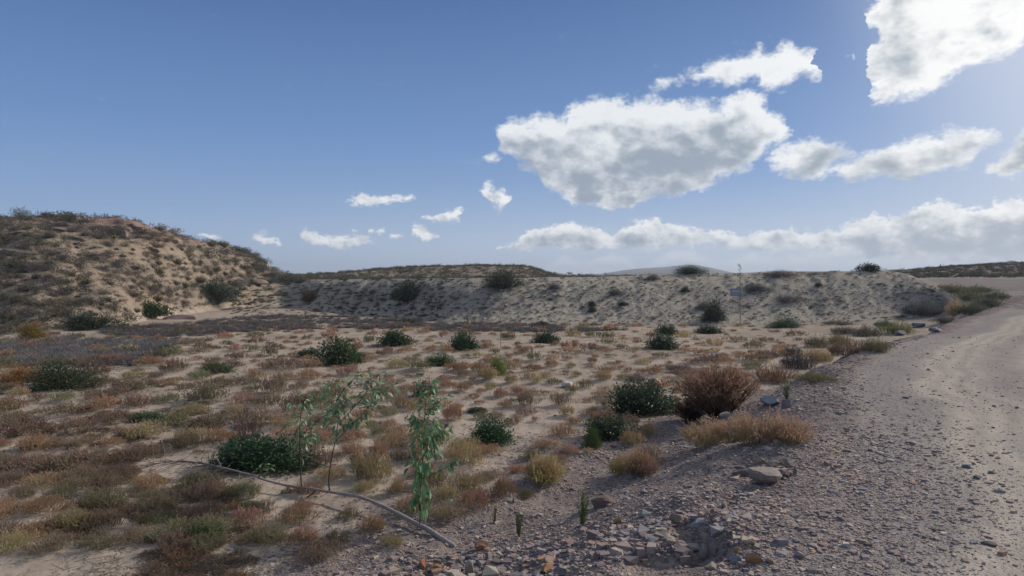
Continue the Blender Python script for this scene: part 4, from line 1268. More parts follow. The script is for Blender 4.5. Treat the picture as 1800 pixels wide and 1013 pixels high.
add('undergrowth', mesh_from('undergrowth', np.concatenate([Va, Vb]), np.concatenate([Fa, Fb + len(Va)]), np.concatenate([Ca, Cb])), 'dry_foliage', kind='stuff', label='tiny reddish seedlings and the smallest cushions strewn over the pale sand', cat='undergrowth')

# matted growth at the lower left of the flat
def mat_cover():
    g = np.random.RandomState(21)
    n = 14500
    px = -900 + 1640 * g.rand(n); py = 600 + 620 * g.rand(n)
    D = 2.35 * FPX / (py - 488); X = (px - 900) / FPX * D
    nn = fbm(X * 0.55, D * 0.55, 4, 0.6)
    want = sst(py, 690, 800) * (1 - sst(px + (py - 700) * 0.12, 290, 520)) + 0.55 * (1 - sst(px, 260, 520)) * sst(py, 625, 680) + 0.35 * (1 - sst(py, 590, 640)) 
    M = masks(X, D)
    ok = (g.rand(n) < np.clip(want, 0, 1) * sst(nn, -0.22, 0.20) * (0.48 + 0.1 * sst(py, 860, 960))) & (M['gravel'] < 0.5) & ~by_branch(px, py, 8, 30)
    for (a, b, c) in GREENS_AVOID:
        ok &= ~((np.abs(px - a) < c * 0.5) & (np.abs(py - b + 6) < c * 0.16))
    X, D, nn = X[ok], D[ok], nn[ok]
    n = len(X)
    r = (0.07 + 0.10 * g.rand(n)) * (0.8 + 0.03 * D); h = r * (0.28 + 0.28 * g.rand(n))
    cc = np.array([BROWN, OLIVE, (0.15, 0.125, 0.105), STRAW, RUST])[g.choice(5, n, p=[0.40, 0.17, 0.26, 0.14, 0.03])] * 1.6 * (0.7 + 0.5 * g.rand(n, 1))
    P = np.stack([X, D, height(X, D) - 0.01], 1)
    near = D < 9
    k = 0
    Vs, Fs, Cs = [], [], []
    off = 0
    for sel, B in ((near, MID_B), (~near, FAR_B)):
        i = np.nonzero(sel)[0]
        V, F, C = merge_instances(B, g.randint(0, len(B), len(i)), P[i, 0], P[i, 1], P[i, 2], g.rand(len(i)) * 6.28, np.stack([r[i], r[i] * 0.9, h[i]], 1), cc[i])
        Vs.append(V); Fs.append(F + off); Cs.append(C); off += len(V)
    add('ground_cover', mesh_from('ground_cover', np.concatenate(Vs), np.concatenate(Fs), np.concatenate(Cs)), 'dry_foliage', kind='stuff', label='matted brown and olive ground cover over the nearest left part of the flat', cat='ground cover')


mat_cover()


# grey dry brush: the pale lilac field at the left and the dark strip in front of the embankment
def dry_brush():
    g = np.random.RandomState(31)
    bases = [tussock(600 + k, n=60, w=0.035, tip=(1, 1, 1), base=(0.7, 0.66, 0.66)).arrays() for k in range(4)]
    n = 12000
    px = -500 + 1600 * g.rand(n); py = 548 + 110 * g.rand(n)
    D = np.clip(2.35 * FPX / (py - 488), 14, 52); X = (px - 900) / FPX * D
    fld = (1 - sst(px + (py - 590) * 3.0, 330, 420)) * sst(py, 592, 604) * (1 - sst(py, 636, 650))
    mid = np.interp(px, [180, 300, 420, 500, 600, 700, 800, 900, 1000, 1090], [588, 584, 574, 568, 568, 572, 576, 577, 579, 581])
    hw = np.interp(px, [180, 260, 400, 500, 600, 700, 900, 1000, 1100], [4, 9, 13, 12, 10, 8, 7, 5, 0.5])
    strip = (np.abs(py - mid) < hw) & (px > 180) & (px < 1100)
    nn = fbm(X * 0.4, D * 0.4, 3)
    ok = ((g.rand(n) < fld * sst(nn, -0.5, 0.1)) | (strip & (g.rand(n) < 1.2 * sst(nn, -0.6, 0.0))))
    X, D, fl = X[ok], D[ok], fld[ok]; n = len(X)
    P = np.stack([X, D, height(X, D)], 1)
    r = 0.30 + 0.28 * g.rand(n); h = 0.14 + 0.14 * g.rand(n)
    cc = np.where((fl > 0.5)[:, None], np.array([[0.25, 0.235, 0.225]]), np.array([[0.18, 0.165, 0.16]])) * (0.75 + 0.5 * g.rand(n, 1))
    scatter_stuff('dry_brush', bases, P, r, h, cc, 5, 'dry_foliage', 'grey lilac dry brush forming a low field and a strip before the embankment', 'dry brush')


dry_brush()

# ------------------------------------------------------------------ leafy green bushes of the flat and the banks
DK = (0.040, 0.075, 0.035)
LEAFY = [leaf_shrub(700 + k, n=4600, leaf=0.095, lw=0.55) for k in range(3)]
LEAFY_F = [leaf_shrub(720 + k, n=2600, leaf=0.12, lw=0.6) for k in range(4)]
LEAFY_M = [(a.mesh('leaves'), b.mesh('twigs')) for a, b in LEAFY]
LEAFY_FM = [(a.mesh('leaves'), b.mesh('twigs')) for a, b in LEAFY_F]
FINE = [leaf_shrub(740 + k, n=5600, leaf=0.085, lw=0.28, var=0.6) for k in range(3)]
FINE_M = [(a.mesh('leaves'), b.mesh('twigs')) for a, b in FINE]


def bush(px, py, w, h, kind, col, label, name='bush', cat='bush', group='green bushes', deep=0.9, rotz=None, lift=0.0, mat='green_leaf'):
    p = at(px, py)
    k = p[1] / FPX
    R = w * k * 0.5
    r = random.Random(int(px * 13 + py * 7))
    if kind == 'fine': a, b = FINE_M[r.randrange(3)]
    elif p[1] < 11.5: a, b = LEAFY_M[r.randrange(3)]
    else: a, b = LEAFY_FM[r.randrange(4)]
    S = (R / 0.98, R * deep, h * k * 0.95)
    root = add(name, None, None, loc=(p[0], p[1] + R * deep * 0.6, 0), label=label, cat=cat, group=group)
    zz = hz(p[0], p[1] + R * deep * 0.6)
    root.location.z = min(zz, p[2] + 0.25 * h * k) - 0.01 + lift
    root.scale = S; root.rotation_euler = (0, 0, rotz if rotz is not None else r.uniform(-0.5, 0.5))
    add('leaves', a, mat, parent=root, color=col)
    add('twigs', b, 'bark', parent=root, color=(0.12, 0.09, 0.07))
    return root


GR = 'green bushes of the flat'
GE = 'bushes growing on the embankment'
BUSHES = [
 (595, 643, 74, 44, 'leafy', (0.060, 0.105, 0.045), 'largest dark green bush on the flat, conical, mid distance', GR),
 (691, 609, 62, 27, 'leafy', (0.045, 0.080, 0.038), 'dark green bush standing just in front of the grey brush strip', GR),
 (812, 616, 56, 28, 'leafy', (0.045, 0.085, 0.045), 'round dark green bush halfway across the flat', GR),
 (770, 644, 50, 21, 'leafy', (0.085, 0.150, 0.065), 'bright leafy low bush in the middle of the flat', GR),
 (962, 604, 48, 20, 'leafy', (0.050, 0.095, 0.055), 'star shaped blue green bush on open sand', GR),
 (1167, 615, 58, 27, 'leafy', (0.045, 0.080, 0.045), 'front one of the paired green bushes on pale sand', GR),
 (1174, 589, 42, 18, 'leafy', (0.045, 0.085, 0.045), 'back one of the paired green bushes, smaller', GR),
 (1250, 587, 44, 15, 'leafy', (0.040, 0.075, 0.045), 'low dark green bush below the round embankment bush', GR),
 (1388, 577, 66, 17, 'fine', (0.060, 0.110, 0.050), 'light green feathery bush along the foot of the embankment', GR),
 (1135, 733, 118, 54, 'leafy', (0.048, 0.082, 0.045), 'big dark glossy leaved bush near the big brown bush', GR),
 (862, 783, 84, 40, 'leafy', (0.050, 0.105, 0.045), 'low glossy green bush just right of the leafiest shoot', GR),
 (1075, 775, 90, 40, 'leafy', (0.050, 0.080, 0.042), 'dark glossy bush with yellowish tips and a pale sprig beside it', GR),
 (440, 832, 178, 50, 'leafy', (0.040, 0.085, 0.035), 'wide dark green bush lying behind the fallen branch', GR),
 (538, 628, 38, 15, 'leafy', (0.045, 0.085, 0.040), 'small dark bush left of the largest dark bush', GR),
 (146, 582, 100, 31, 'fine', (0.035, 0.065, 0.035), 'long dark green bush at the foot of the left hill', GR),
 (258, 553, 58, 26, 'leafy', (0.055, 0.085, 0.035), 'dark olive bush on the ledge at the base of the left hill', GR),
 (90, 689, 116, 54, 'fine', (0.060, 0.090, 0.045), 'feathery green bush at the left side of the flat', GR),
 (288, 621, 40, 15, 'fine', (0.045, 0.080, 0.045), 'small dark bush at the edge of the lilac grey brush', GR),
 (45, 597, 56, 27, 'fine', (0.240, 0.170, 0.045), 'golden olive bush below the left hill', GR),
 (22, 672, 90, 26, 'fine', (0.300, 0.150, 0.050), 'orange dry bush beside the feathery green bush', GR),
 (375, 536, 62, 42, 'fine', (0.050, 0.095, 0.070), 'blue green feathery bush where hill and embankment meet', GR),
 (372, 656, 60, 18, 'leafy', (0.065, 0.115, 0.050), 'low leafy green patch among brown cushions', GR),
 (745, 696, 42, 16, 'leafy', (0.055, 0.090, 0.045), 'small dark leafy bush behind the top of the leafiest shoot', GR),
 (838, 727, 32, 9, 'leafy', (0.060, 0.090, 0.050), 'flat little dark plant on bare sand above the low glossy bush', GR),
 (352, 946, 62, 20, 'leafy', (0.060, 0.120, 0.025), 'vivid green prostrate plant near the lower left gravel', GR),
 (312, 998, 26, 10, 'leafy', (0.070, 0.140, 0.030), 'tiny vivid green plant below the prostrate one', GR),
 (435, 905, 56, 18, 'leafy', (0.080, 0.130, 0.045), 'small light green leafy plant below the fallen branch', GR),
 (718, 571, 44, 12, 'fine', (0.040, 0.075, 0.045), 'low green bush behind the grey strip at the embankment foot', GR),
 (955, 573, 28, 7, 'leafy', (0.050, 0.090, 0.050), 'small green mat where the grey strip ends', GR),
 (250, 742, 66, 16, 'leafy', (0.080, 0.130, 0.060), 'light green leafy patch in the brown cushions at the left', GR),
 (875, 660, 36, 34, 'fine', (0.170, 0.260, 0.055), 'lime green airy bush standing above the rust cushions', GR),
 (1043, 790, 36, 34, 'fine', (0.085, 0.130, 0.040), 'pale green upright sprig against the glossy bush', GR),
 (717, 534, 56, 36, 'fine', (0.030, 0.055, 0.035), 'very dark bush halfway up the embankment, the one further left', GE),
 (886, 513, 66, 32, 'fine', (0.030, 0.060, 0.040), 'very dark bush near the crest of the embankment', GE),
 (1260, 568, 52, 36, 'fine', (0.030, 0.055, 0.045), 'round dark bush low on the embankment', GE),
 (1218, 485, 50, 16, 'fine', (0.035, 0.065, 0.040), 'rounded bush on the embankment crest against the sky', GE),
 (1533, 478, 40, 14, 'leafy', (0.035, 0.065, 0.035), 'small tree like bush on the crest near the bend', GE),
 (1336, 516, 46, 14, 'fine', (0.10, 0.125, 0.125), 'bluish dark bush on the embankment beside the sign', GE),
 (1395, 535, 60, 14, 'fine', (0.20, 0.20, 0.20), 'grey blue weed patch on the embankment right of the sign', GE),
 (1380, 489, 56, 12, 'fine', (0.22, 0.21, 0.21), 'grey violet brush just under the crest', GE),
 (975, 511, 28, 10, 'fine', (0.16, 0.145, 0.15), 'brownish violet weed right of the dark crest bush', GE),
 (1206, 516, 18, 10, 'fine', (0.045, 0.075, 0.050), 'small green bush high on the embankment above the round one', GE),
 (540, 534, 40, 18, 'fine', (0.130, 0.095, 0.060), 'brown dry bush on the weedy end of the embankment', GE),
 (1042, 551, 16, 11, 'fine', (0.045, 0.070, 0.055), 'small dark bush low on the embankment centre', GE),
 (1041, 540, 16, 9, 'fine', (0.045, 0.070, 0.055), 'small dark bush above its twin at the embankment centre', GE),
 (1096, 539, 16, 8, 'fine', (0.045, 0.070, 0.055), 'small dark bush on its own right of the embankment centre', GE),
 (1084, 522, 26, 13, 'fine', (0.17, 0.19, 0.185), 'blue grey weed patch in the upper embankment centre', GE),
 (1240, 545, 30, 12, 'fine', (0.20, 0.205, 0.19), 'grey weeds just above the round dark bush', GE),
 (1150, 494, 30, 10, 'fine', (0.21, 0.20, 0.205), 'grey violet weeds near the crest, left of the crest bush', GE),
 (1440, 505, 14, 7, 'fine', (0.05, 0.055, 0.065), 'tiny dark weed above the orange stone', GE),
]
for B in BUSHES:
    bush(*B[:7], group=B[7])

# ------------------------------------------------------------------ twiggy brown bush, plume bushes, roadside bushes
BROWNB = [needle_shrub(760 + k, n=3600, per=12, leaf=0.032, tip=(1.2, 0.95, 0.85), base=(0.62, 0.62, 0.58), fan=1.0, nb=180, low=0.25, stemc=(0.42, 0.30, 0.26)) for k in range(2)]
PLUME = [(tuft(770 + k, n=420, per=26, leaf=0.05, lw=0.36, tip=(1.2, 0.98, 0.95), base=(0.74, 0.80, 0.55), spread=0.78, stem=0.010), PB(1)) for k in range(3)]
for _a, _b in PLUME:
    _q = _a.r.rand(60) * 6.28; _t = np.stack([np.cos(_q) * 0.7, np.sin(_q) * 0.7, 0.6 + 0 * _q], 1) * _a.r.rand(60, 1)
    _b.blades(_t * [0.7, 0.7, 0], _t, 0.02, np.ones((60, 3)), np.ones((60, 3)))
SIDE = [(tuft(780 + k, n=300, per=20, leaf=0.06, lw=0.36, tip=(1.12, 0.98, 0.95), base=(0.78, 0.84, 0.66), spread=0.80, stem=0.012), PLUME[k][1]) for k in range(3)]
BROWN_M = [(a.mesh('leaves'), b.mesh('twigs')) for a, b in BROWNB]
PLUME_M = [(a.mesh('plumes'), b.mesh('twigs')) for a, b in PLUME]
SIDE_M = [(a.mesh('leaves'), b.mesh('twigs')) for a, b in SIDE]


def bush2(px, py, w, h, fam, i, col, label, group, deep=0.9, name='bush', rotz=0.0, tilt=0.0, part='leaves', twc=(0.2, 0.14, 0.11)):
    p = at(px, py); k = p[1] / FPX; R = w * k * 0.5
    root = add(name, None, None, loc=(p[0], p[1] + R * deep * 0.55, min(hz(p[0], p[1] + R * deep * 0.55), p[2] + 0.2 * h * k) - 0.01), label=label, cat='bush', group=group, rz=rotz)
    root.rotation_euler = (0, tilt, rotz)
    root.scale = (R * 0.95, R * deep, h * k * 0.9)
    add(part, fam[i][0], 'dry_foliage', parent=root, color=col)
    add('twigs', fam[i][1], 'bark', parent=root, color=twc)
    return root


bush2(1275, 731, 158, 98, BROWN_M, 0, (0.37, 0.275, 0.205), 'big rust brown twiggy bush, tallest on the flat, near the track', 'dry bushes by the track', 0.85, tilt=-0.08)
bush2(1222, 742, 80, 44, BROWN_M, 1, (0.12, 0.08, 0.065), 'dark bare twiggy skirt of brush left below the big brown bush', 'dry bushes by the track', 0.8, rotz=1.0, tilt=-0.3)
bush2(1258, 779, 124, 48, PLUME_M, 0, (0.46, 0.39, 0.26), 'golden plume like bush in front of the big brown bush', 'plume bushes on the gravel', 0.8, part='plumes')
bush2(1310, 772, 110, 44, PLUME_M, 2, (0.44, 0.35, 0.26), 'middle plume bush between the golden and pink tipped ones', 'plume bushes on the gravel', 0.8, part='plumes', rotz=2.2)
bush2(1345, 777, 112, 66, PLUME_M, 1, (0.47, 0.385, 0.29), 'tallest plume bush with pink tips beside the track', 'plume bushes on the gravel', 0.9, part='plumes')
bush2(1396, 781, 88, 50, PLUME_M, 0, (0.44, 0.345, 0.25), 'rusty outermost plume bush nearest to the track', 'plume bushes on the gravel', 0.8, rotz=2.0, part='plumes')
bush2(957, 851, 84, 46, PLUME_M, 2, (0.44, 0.35, 0.18), 'lone straw yellow bush on the gravel slope', 'plume bushes on the gravel', 0.9, rotz=1.0, part='plumes')
bush2(1097, 834, 56, 44, SIDE_M, 0, (0.40, 0.33, 0.17), 'yellowish bush at the left of the two toned clump', 'plume bushes on the gravel', 0.9, part='leaves')
bush2(1135, 838, 62, 44, SIDE_M, 1, (0.30, 0.21, 0.17), 'brownish purple bush at the right of the two toned clump', 'plume bushes on the gravel', 0.9, part='leaves')
SB = [
 (1443, 672, 76, 20, (0.130, 0.130, 0.075), 'olive bush on the shoulder nearest the track'),
 (1366, 674, 80, 34, (0.170, 0.115, 0.085), 'brown bush directly beyond the big brown bush'),
 (1408, 650, 66, 34, (0.075, 0.070, 0.075), 'blackish twiggy bush on the road bank'),
 (1444, 636, 62, 28, (0.27, 0.215, 0.13), 'pale straw bush on the road bank beside the blackish one'),
 (1498, 622, 76, 36, (0.150, 0.115, 0.095), 'dark roadside bush with pink tops'),
 (1546, 621, 60, 28, (0.120, 0.120, 0.075), 'olive roadside bush joined to the pink topped one'),
 (1442, 612, 48, 26, (0.115, 0.115, 0.080), 'grey green bush behind the pink topped roadside bush'),
 (1478, 606, 40, 22, (0.150, 0.140, 0.070), 'yellow green bush behind the roadside pair'),
 (1395, 626, 40, 20, (0.085, 0.080, 0.082), 'grey twiggy bush further along the ditch'),
 (1350, 630, 50, 16, (0.095, 0.080, 0.082), 'low violet grey bush in the ditch left end'),
 (1262, 635, 40, 16, (0.125, 0.105, 0.115), 'lilac grey bush on the flat beyond the big brown bush'),
 (1200, 656, 60, 14, (0.120, 0.100, 0.105), 'low lilac grey bush left behind the big brown bush'),
 (1120, 672, 40, 16, (0.130, 0.115, 0.105), 'grey bush behind the big dark glossy bush'),
 (1585, 588, 60, 26, (0.130, 0.145, 0.075), 'yellow green bush in the ditch before the grey boulders'),
 (1530, 592, 54, 22, (0.100, 0.105, 0.085), 'grey green bush in the ditch mid way'),
 (1490, 588, 50, 16, (0.085, 0.080, 0.085), 'dull violet bush in the ditch near the embankment foot'),
 (1640, 556, 56, 26, (0.105, 0.120, 0.125), 'silvery blue bush where embankment meets the road bank'),
 (1612, 552, 40, 16, (0.060, 0.080, 0.055), 'dark green bush left of the silvery blue one'),
 (1685, 552, 34, 24, (0.300, 0.230, 0.150), 'pale straw grass clump right of the silvery blue bush'),
 (1720, 548, 60, 20, (0.085, 0.100, 0.070), 'dark green roadside bush at the bend, front one'),
 (1745, 540, 50, 18, (0.090, 0.105, 0.080), 'green roadside bush at the bend, next to the road'),
 (1760, 526, 50, 12, (0.095, 0.110, 0.080), 'low green roadside bush furthest out at the bend'),
 (1715, 528, 56, 16, (0.110, 0.120, 0.080), 'olive roadside bush behind the front ones at the bend'),
 (1690, 518, 56, 14, (0.110, 0.115, 0.075), 'olive bush on the shoulder of the embankment end'),
 (1728, 515, 60, 11, (0.100, 0.110, 0.080), 'flat green bush behind the others at the bend'),
 (1665, 510, 30, 8, (0.150, 0.130, 0.080), 'small straw green bush at the very end of the embankment'),
 (1560, 575, 40, 14, (0.075, 0.095, 0.055), 'small green bush in the ditch at the embankment foot'),
 (1668, 567, 40, 12, (0.100, 0.100, 0.090), 'low grey bush on the road bank by the dark slab'),
 (1480, 572, 60, 9, (0.100, 0.090, 0.085), 'low brown grey bush strip at the embankment foot'),
]
for i, s in enumerate(SB):
    if s[0] > 1600: s = s[:3] + (s[3] * 1.35,) + s[4:]
    bush2(*s[:4], SIDE_M, i % 3, np.array(s[4]) * 1.7, s[5], 'bushes lining the ditch and the track', 0.9, rotz=i * 1.3)

# bare twig bush behind the branch
def bare_bush():
    p = at(440, 783); k = p[1] / FPX
    r = np.random.RandomState(77); b = PB(77)
    for i in range(34):
        a = -0.5 * math.pi + r.randn() * 0.55 + math.pi * 0.5 * 0 ; th = r.randn() * 0.55; ph = r.randn() * 0.5
        L = 0.42 * (0.5 + 0.6 * r.rand())
        d = np.array([math.sin(th), math.sin(ph) * 0.6, math.cos(th)])
        p0 = np.array([0.05 * r.randn(), 0.05 * r.randn(), 0]); p1 = p0 + d * L * 0.5 + 0.02 * r.randn(3); p2 = p1 + unit(d + 0.25 * r.randn(3)) * L * 0.5
        b.tube([p0, p1, p2], [0.0045, 0.003, 0.001], (1, 1, 1), 3)
        for j in range(7):
            t = 0.3 + 0.7 * r.rand(); q = p1 * (1 - t) + p2 * t if t > .5 else p0 * (1 - t) + p1 * t
            e = q + unit(d + 0.8 * r.randn(3)) * L * 0.28
            b.tube([q, (q + e) / 2 + 0.008 * r.randn(3), e], [0.0022, 0.0016, 0.0007], (1, 1, 1), 3)
    add('bare_bush', b.mesh('twigs'), 'bark', loc=(p[0], p[1], p[2] - 0.01), label='leafless reddish twig bush rising behind the wide dark bush', cat='bush', color=(0.20, 0.13, 0.115), scale=1.25)


bare_bush()

# ------------------------------------------------------------------ the fallen branch with its shoots
def on_plane(px, py, D):
    d = ray(px, py); t = D / d[1]
    return np.array([d[0] * t, D, EYE + d[2] * t])


def fallen_branch():
    pts = [(800, 962, 0.00), (772, 944, 0.02), (740, 925, 0.05), (706, 906, 0.08), (680, 893, 0.09), (655, 882, 0.10), (630, 873, 0.10), (600, 868, 0.09), (560, 862, 0.07), (520, 856, 0.07), (480, 848, 0.09), (440, 835, 0.14), (400, 824, 0.17), (360, 815, 0.17), (325, 811, 0.14), (292, 812, 0.09), (262, 819, 0.05), (238, 829, 0.02)]
    P = []
    for (x, y, l) in pts:
        # the ground distance of a point lifted by l
        d = ray(x, y); g = at(x, y)
        D = g[1] * (1 - l / (EYE - g[2]))
        P.append(d / d[1] * D + np.array([0, 0, EYE]))
    P = np.array(P)
    # finer and slightly crooked
    n = 90
    s = np.concatenate([[0], np.cumsum(np.linalg.norm(np.diff(P, axis=0), axis=1))])
    q = np.linspace(0, s[-1], n)
    C = np.stack([np.interp(q, s, P[:, i]) for i in range(3)], 1)
    for _ in range(2):
        C[1:-1] = (C[:-2] + 2 * C[1:-1] + C[2:]) / 4
    C += 0.006 * np.stack([fbm(q * 5, q * 0 + 1, 2), fbm(q * 5, q * 0 + 7, 2), fbm(q * 5, q * 0 + 13, 2)], 1)
    rad = np.interp(q / s[-1], [0, 0.1, 0.45, 0.75, 1], [0.026, 0.021, 0.014, 0.009, 0.004]) * (1 + 0.10 * fbm(q * 9, q * 0, 2))
    b = PB(1); b.tube(C, rad, (1, 1, 1), 10)
    root = add('fallen_branch', b.mesh('branch', True), 'bark', label='long grey fallen branch with fresh leafy shoots, lying on the flat', cat='branch', color=(0.30, 0.255, 0.235))
    r = np.random.RandomState(9)
    # bare curly twigs, and the fine dead ends at the thin end
    tw = [((372, 817), (366, 795), (375, 786), 0.006), ((388, 820), (378, 800), (364, 790), 0.005), ((372, 818), (374, 800), (373, 790), 0.005), ((402, 824), (406, 815), (409, 811), 0.004), ((628, 873), (622, 855), (614, 843), 0.004),
          ((300, 812), (325, 820), (340, 824), 0.004), ((318, 811), (340, 795), (352, 785), 0.004), ((352, 814), (356, 802), (362, 798), 0.004), ((305, 812), (290, 806), (262, 796), 0.003),
          ((425, 830), (420, 845), (428, 850), 0.005), ((270, 806), (268, 780), (262, 760), 0.003), ((290, 806), (286, 780), (283, 757), 0.003), ((300, 838), (292, 848), (282, 866), 0.003), ((505, 852), (480, 880), (450, 878), 0.003), ((583, 863), (560, 876), (537, 880), 0.004)]
    for (a, m, e, w) in tw:
        i = int(np.argmin([abs(screen_of(c)[0] - a[0]) + abs(screen_of(c)[1] - a[1]) for c in C]))
        D = C[i][1]
        bb = PB(3)
        p0 = C[i]; p1 = on_plane(m[0], m[1], D + r.uniform(-0.06, 0.04)); p2 = on_plane(e[0], e[1], D + r.uniform(-0.1, 0.08))
        pp = [p0, p0 * 0.4 + p1 * 0.6 + 0.004 * r.randn(3), p1, p1 * 0.5 + p2 * 0.5 + 0.006 * r.randn(3), p2]
        bb.tube(pp, [w, w * 0.9, w * 0.75, w * 0.5, w * 0.25], (1, 1, 1), 5)
        add('twig', bb.mesh('twig', True), 'bark', parent=root, color=(0.30, 0.25, 0.20))
    bb = PB(4)
    for k in range(70):
        i = r.randint(58, 90); p = C[i]
        d = unit(np.array([-0.75 + 0.4 * r.randn(), -0.35 + 0.45 * r.randn(), 0.12 * r.randn() - 0.1]))
        L = 0.15 + 0.5 * r.rand()
        m = p + d * L * 0.5 + np.array([0, 0, 0.03]); e = m + unit(d + np.array([0, -0.2, -0.3]) + 0.3 * r.randn(3)) * L * 0.5
        for q_ in (m, e): q_[2] = max(q_[2], hz(q_[0], q_[1]) + 0.01)
        bb.tube([p, m, e], [0.0035, 0.0022, 0.001], (1, 1, 1), 3)
    add('dead_twigs', bb.mesh('dead_twigs'), 'bark', parent=root, color=(0.13, 0.10, 0.095), kind='stuff')

    def shoot(stems, clusters, lf, seed, stemcol, tag_label=None, rad=0.0085):
        rr = np.random.RandomState(seed)
        i = int(np.argmin([abs(screen_of(c)[0] - stems[0][0][0]) + abs(screen_of(c)[1] - stems[0][0][1]) for c in C]))
        D0 = C[i][1]
        sb = PB(seed); lb = PB(seed + 1)
        lines = []
        for si, st in enumerate(stems):
            pts3 = []
            for k, (x, y) in enumerate(st):
                pts3.append(on_plane(x, y, D0 + (0.05 * (si % 3 - 1) * k if si else 0) + 0.0))
            if si == 0: pts3[0] = C[i].copy()
            pts3 = np.array(pts3)
            sN = np.concatenate([[0], np.cumsum(np.linalg.norm(np.diff(pts3, axis=0), axis=1))])
            qq = np.linspace(0, sN[-1], 22)
            L3 = np.stack([np.interp(qq, sN, pts3[:, j]) for j in range(3)], 1)
            for _ in range(2): L3[1:-1] = (L3[:-2] + 2 * L3[1:-1] + L3[2:]) / 4
            w = rad * (1 if si == 0 else 0.6)
            sb.tube(L3, np.linspace(w, w * 0.25, 22), (1, 1, 1), 5)
            lines.append(L3)
        kpx = D0 / FPX
        # leaves: (line index, t0, t1, count, length px, droop)
        for (li, t0, t1, cnt, lp, dr, sidelen) in clusters:
            cnt = int(cnt * 1.35)
            L3 = lines[li]
            for k in range(cnt):
                t = t0 + (t1 - t0) * rr.rand(); f = t * 21; a = int(min(f, 20)); f -= a
                p = L3[a] * (1 - f) + L3[a + 1] * f
                az = rr.rand() * 6.28
                out = np.array([math.cos(az), math.sin(az) * 0.8, 0.25 * rr.randn()])
                q = p + unit(out) * sidelen * kpx * (0.25 + 0.75 * rr.rand())
                if sidelen * kpx > 0.02 and rr.rand() < 0.8:
                    sb.tube([p, (p + q) / 2 + np.array([0, 0, 0.004]), q], [0.0018, 0.0013, 0.0008], (1, 1, 1), 3)
                d = unit(out * (1 - dr) + np.array([0, 0, -dr * 1.3 + 0.35 * (1 - dr)]) + 0.3 * rr.randn(3))
                L = lp * kpx * (0.42 + 0.62 * rr.rand())
                broad_leaf(lb, q, d, L, L * 0.5, rr)
        so = add('shoot', sb.mesh('stem', True), 'bark', parent=root, color=stemcol)
        if tag_label: so['label'] = tag_label
        add('leaves', lb.mesh('leaves', False), 'green_leaf', parent=so, color=lf)

    def broad_leaf(lb, p, d, L, W, rr):
        """oval pointed leaf, 4 by 2 faces, folded and arched"""
        d = unit(d)
        s = np.cross(d, np.array([0, 0, 1.0]) + 0.5 * rr.randn(3)); s = unit(s); n = np.cross(s, d)
        t = np.array([0, .2, .45, .7, 1.0]); w = np.array([0.05, .75, 1.0, .68, 0.0]) * W * 0.5
        arch = -0.22 * L * t ** 2
        mid = p + d[None] * (L * t)[:, None] + n[None] * arch[:, None]
        lf = mid + s[None] * w[:, None] + n[None] * (w * 0.35)[:, None]
        rt = mid - s[None] * w[:, None] + n[None] * (w * 0.35)[:, None]
        V = np.concatenate([mid, lf, rt]); F = []
        for i in range(4):
            F += [(i, 5 + i, 6 + i), (i, 6 + i, i + 1), (i, i + 1, 11 + i), (i, 11 + i, 10 + i)]
        c = np.array([1, 1, 1.0]) * rr.uniform(0.75, 1.3)
        if rr.rand() < 0.012: c = np.array([3.4, 1.9, 0.5])
        lb.push(V, np.array(F), np.tile(c[None], (15, 1)))
    G1 = (0.20, 0.30, 0.16)
    dark = (0.07, 0.045, 0.04)
    shoot([[(528, 858), (528, 820), (527, 780), (527, 740), (531, 715), (540, 690)], [(528, 768), (545, 752), (570, 730), (590, 715)], [(527, 790), (540, 778), (552, 760)]],
          [(0, 0.50, 0.9, 60, 14, .5, 26), (0, 0.85, 1, 12, 11, .2, 10), (1, .1, 0.9, 34, 13, .4, 14), (2, .2, 1, 18, 13, .5, 12), (0, .28, .3, 1, 24, .9, 8)], G1, 51, dark, 'short shoot with a dark bare lower stem, thin leafy top')
    shoot([[(580, 863), (577, 845), (583, 805), (591, 768), (596, 730), (592, 700), (588, 672)], [(590, 776), (610, 755), (632, 735), (650, 712), (672, 690), (690, 676)], [(596, 745), (615, 724), (637, 700), (655, 676), (668, 655)], [(592, 705), (606, 682), (625, 664), (640, 655)]],
          [(0, 0.62, 1, 70, 15, .5, 24), (1, 0.25, 1, 60, 14, .3, 13), (1, .3, .75, 12, 20, .9, 6), (2, .35, 1, 60, 14, .3, 13), (3, .2, 1, 40, 13, .2, 11), (0, .45, .6, 8, 17, .8, 8)], (0.21, 0.30, 0.165), 61, (0.08, 0.05, 0.045), 'forked middle shoot with arching leafy tips')
    shoot([[(737, 924), (738, 890), (740, 850), (744, 800), (746, 750), (748, 700), (749, 664)], [(742, 842), (760, 835), (785, 822), (806, 808)], [(744, 800), (758, 785), (772, 762), (788, 745)], [(746, 755), (730, 735), (715, 722)], [(747, 730), (765, 715), (785, 695)]],
          [(0, 0.10, 0.45, 46, 26, .92, 17), (0, 0.38, .75, 84, 17, .65, 28), (0, .72, 1, 90, 13, .35, 17), (1, .3, 1, 16, 16, .6, 8), (2, .1, 1, 34, 16, .5, 10), (3, .1, 1, 26, 14, .5, 10), (4, .1, 1, 26, 13, .3, 10)], (0.165, 0.29, 0.135), 71, (0.11, 0.075, 0.065), 'tallest densely leafy shoot near the thick end, large hanging leaves low down', rad=0.007)
    shoot([[(556, 862), (545, 872), (532, 879), (520, 884)]], [(0, .5, 1, 34, 15, .4, 18)], (0.08, 0.17, 0.06), 81, (0.16, 0.08, 0.07), 'small drooping shoot under the branch')
